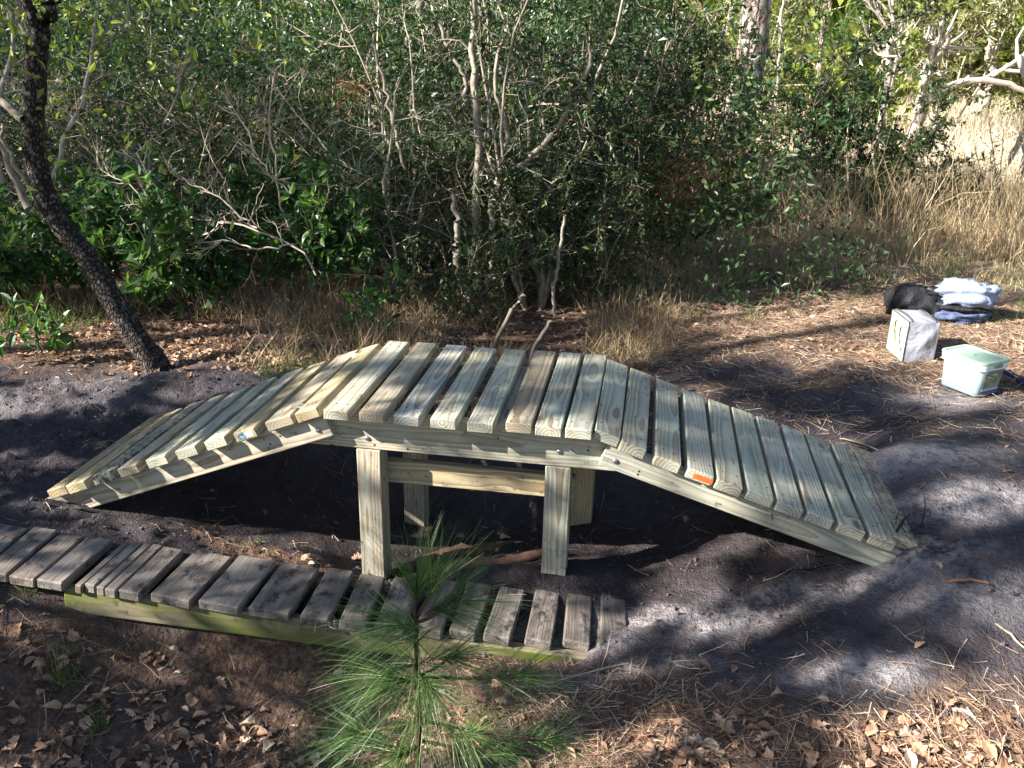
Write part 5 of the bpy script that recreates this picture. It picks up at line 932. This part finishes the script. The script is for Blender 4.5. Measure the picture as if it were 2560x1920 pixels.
SHD = [zone_px(*a) for a in [(300, 1720, 360, 150, 'g'), (1900, 1800, 520, 70, 'g'), (1400, 1750, 220, 60, 'g'), (2400, 1200, 200, 60, 'g'), (2200, 1050, 220, 30, 'g'), (2150, 1250, 260, 50, 'g'), (2380, 1420, 200, 40, 'g'), (1750, 1450, 160, 40, 'g'), (2450, 1600, 160, 40, 'g'), (400, 1600, 300, 60, 'g'), (1500, 1500, 160, 30, 'g'), (1300, 1500, 120, 40, 'g'), (850, 1560, 200, 40, 'g'), (2050, 960, 180, 40, 'g'), (1950, 1330, 200, 60, 'g'), (2300, 1550, 240, 40, 'g'), (200, 1650, 260, 110, 'g'), (1000, 1550, 300, 70, 'g'), (1700, 1700, 260, 50, 'g'), (2100, 1620, 200, 25, 'g'), (1880, 1090, 160, 90, D), (1100, 1160, 200, 40, .07), (1720, 1230, 140, 50, .03), (1480, 620, 160, 130, 2.7), (2130, 420, 160, 120, 5.), (620, 1240, 200, 60, 'g'), (250, 1780, 260, 90, 'g'), (520, 1230, 120, 60, .4), (1450, 760, 150, 60, 2.4), (150, 930, 160, 18, 'g'), (500, 900, 130, 20, 'g'), (2250, 1830, 280, 50, 'g'), (1100, 1000, 200, 30, D), (1530, 960, 90, 60, D)]]
HARD = [zone_px(*a) for a in [(745, 1180, 70, 70, 'g'), (625, 1225, 60, 60, 'g'), (690, 1240, 90, 50, 'g')]]
def in_zone(q_, zs, gr=1.):
    m = np.zeros(len(q_))
    for c, A in zs: d = np.linalg.norm((q_ - c) @ A.T, axis=1) / gr; m = np.maximum(m, np.clip(1.5 - d * .75, 0, 1) if gr > 1 else (d < 1))
    return m
rg = np.random.default_rng(501); N = 5200; q_ = np.stack([rg.uniform(-3.6, 6.0, N), rg.uniform(-1.9, 4.6, N)], 1)
TT = [(-2.2, 7.), (-1.0, 5.6), (1.05, 6.6), (2.3, 9.), (3.7, 11.5), (5.2, 10.)]
# streaky clumps, long along the limbs
sn_ = fbm(q_[:, 0] * 2.4 + 3, q_[:, 1] * 5.5, 3); sn_ = np.clip((sn_ - .335) / .13, 0, 1); den = .006 + .24 * sn_ * sn_ * (3 - 2 * sn_); lit = in_zone(q_, LIT); shd = in_zone(q_, SHD)
den = np.where(q_[:, 1] > 1.75, den * .36, den); den = np.where(shd > 0, np.maximum(den, .27), den); den = np.where(in_zone(q_, HARD, 1.5) > .2, .9, den); q_ = q_[rg.random(N) < den]; N = len(q_)
ti_ = np.argmin(np.abs(q_[:, :1] - np.array([t[0] for t in TT])[None]), 1); hg = (q_[:, 1] - .857 * .2) / .515
a_c = np.array([t[1] for t in TT])[ti_] + rg.uniform(-1.4, 1.4, N); tq = (a_c + np.clip(hg, -2.5, 6)) / math.cos(SUN_EL)
base_pt = q_[:, :1] * SE1 + q_[:, 1:] * SE2; C = base_pt + SUN * (tq - (base_pt @ SUN))[:, None]; C = base_pt + SUN[None] * tq[:, None]
for k, (wq, aq) in enumerate(TT):
    m = ti_ == k; b = np.array([SUN_H[0] * aq + SE1[0] * wq, SUN_H[1] * aq + SE1[1] * wq, 0.]); b[2] = float(h0(b[0], b[1])); Ck = C[m]; top_z = Ck[:, 2].max() if m.any() else 9.
    t = thing("shade_tree", b, "tall tree outside the picture on the left whose crown shades %s" % ("the foreground litter", "the right ramp and path", "the middle of the bridge", "the left ramp and soil", "the middle shrubs", "the back of the thicket")[k], "tree", "tall pines outside the picture")
    tr_ = walk(b[None], [[.02, 0, 1]], top_z - b[2] + .3, 12, .02, .02, rg); mb = MB(); V, F = tubes(tr_, np.linspace(.085, .03, 12)[None], 12); mb.add(V, F, .3); link("trunk", mb.mesh("trunk", PBARK, b, True), t)
    if not m.any(): continue
    lowz = np.clip((Ck[:, 2] - b[2] - rg.uniform(.4, 1.4, len(Ck))) / (top_z - b[2] + .3), .25, .98); s0, _ = sample(tr_, np.zeros(len(Ck), int), lowz); L_ = np.linspace(0, 1, 6)[None, :, None]; lim = s0[:, None] * (1 - L_) + Ck[:, None] * L_ + np.sin(L_ * np.pi) * rg.normal(0, .12, (len(Ck), 1, 3)); sel = rg.random(len(Ck)) < .28
    V, F = tubes(lim[sel], np.linspace(.02, .006, 6)[None] * rg.uniform(.6, 1.1, (sel.sum(), 1)), 5); link("limb", MB().add(V, F, .3).mesh("limb", PBARK, b), t)
    nl = 64; cc_ = np.repeat(Ck, nl, 0); ax_ = np.repeat(nrm(Ck - s0), nl, 0); off = rdir(len(cc_), rg) * (rg.random((len(cc_), 1)) ** .5) * .13 + ax_ * rg.normal(0, .13, (len(cc_), 1)); lp = cc_ + off; lq = uv_of(lp); jq = lq + np.stack([fbm(lq[:, 0] * 5, lq[:, 1] * 7, 3) - .5, fbm(lq[:, 0] * 5 + 40, lq[:, 1] * 7 + 9, 3) - .5], 1) * [.5, .26]; kp = (in_zone(jq, LIT) < .5) | (in_zone(lq, HARD) > .5) | (rg.random(len(lp)) < .04); cc_ = cc_[kp]; off = off[kp]
    V, F = leaves_small(cc_ + off, rdir(len(cc_), rg), rdir(len(cc_), rg), rg.uniform(.08, .17, len(cc_)), rg.uniform(.035, .07, len(cc_)))
    link("crown", MB().add(V, F, np.repeat(rg.random(len(cc_)), 4)).mesh("crown", L_DARK, b), t, kind='stuff')
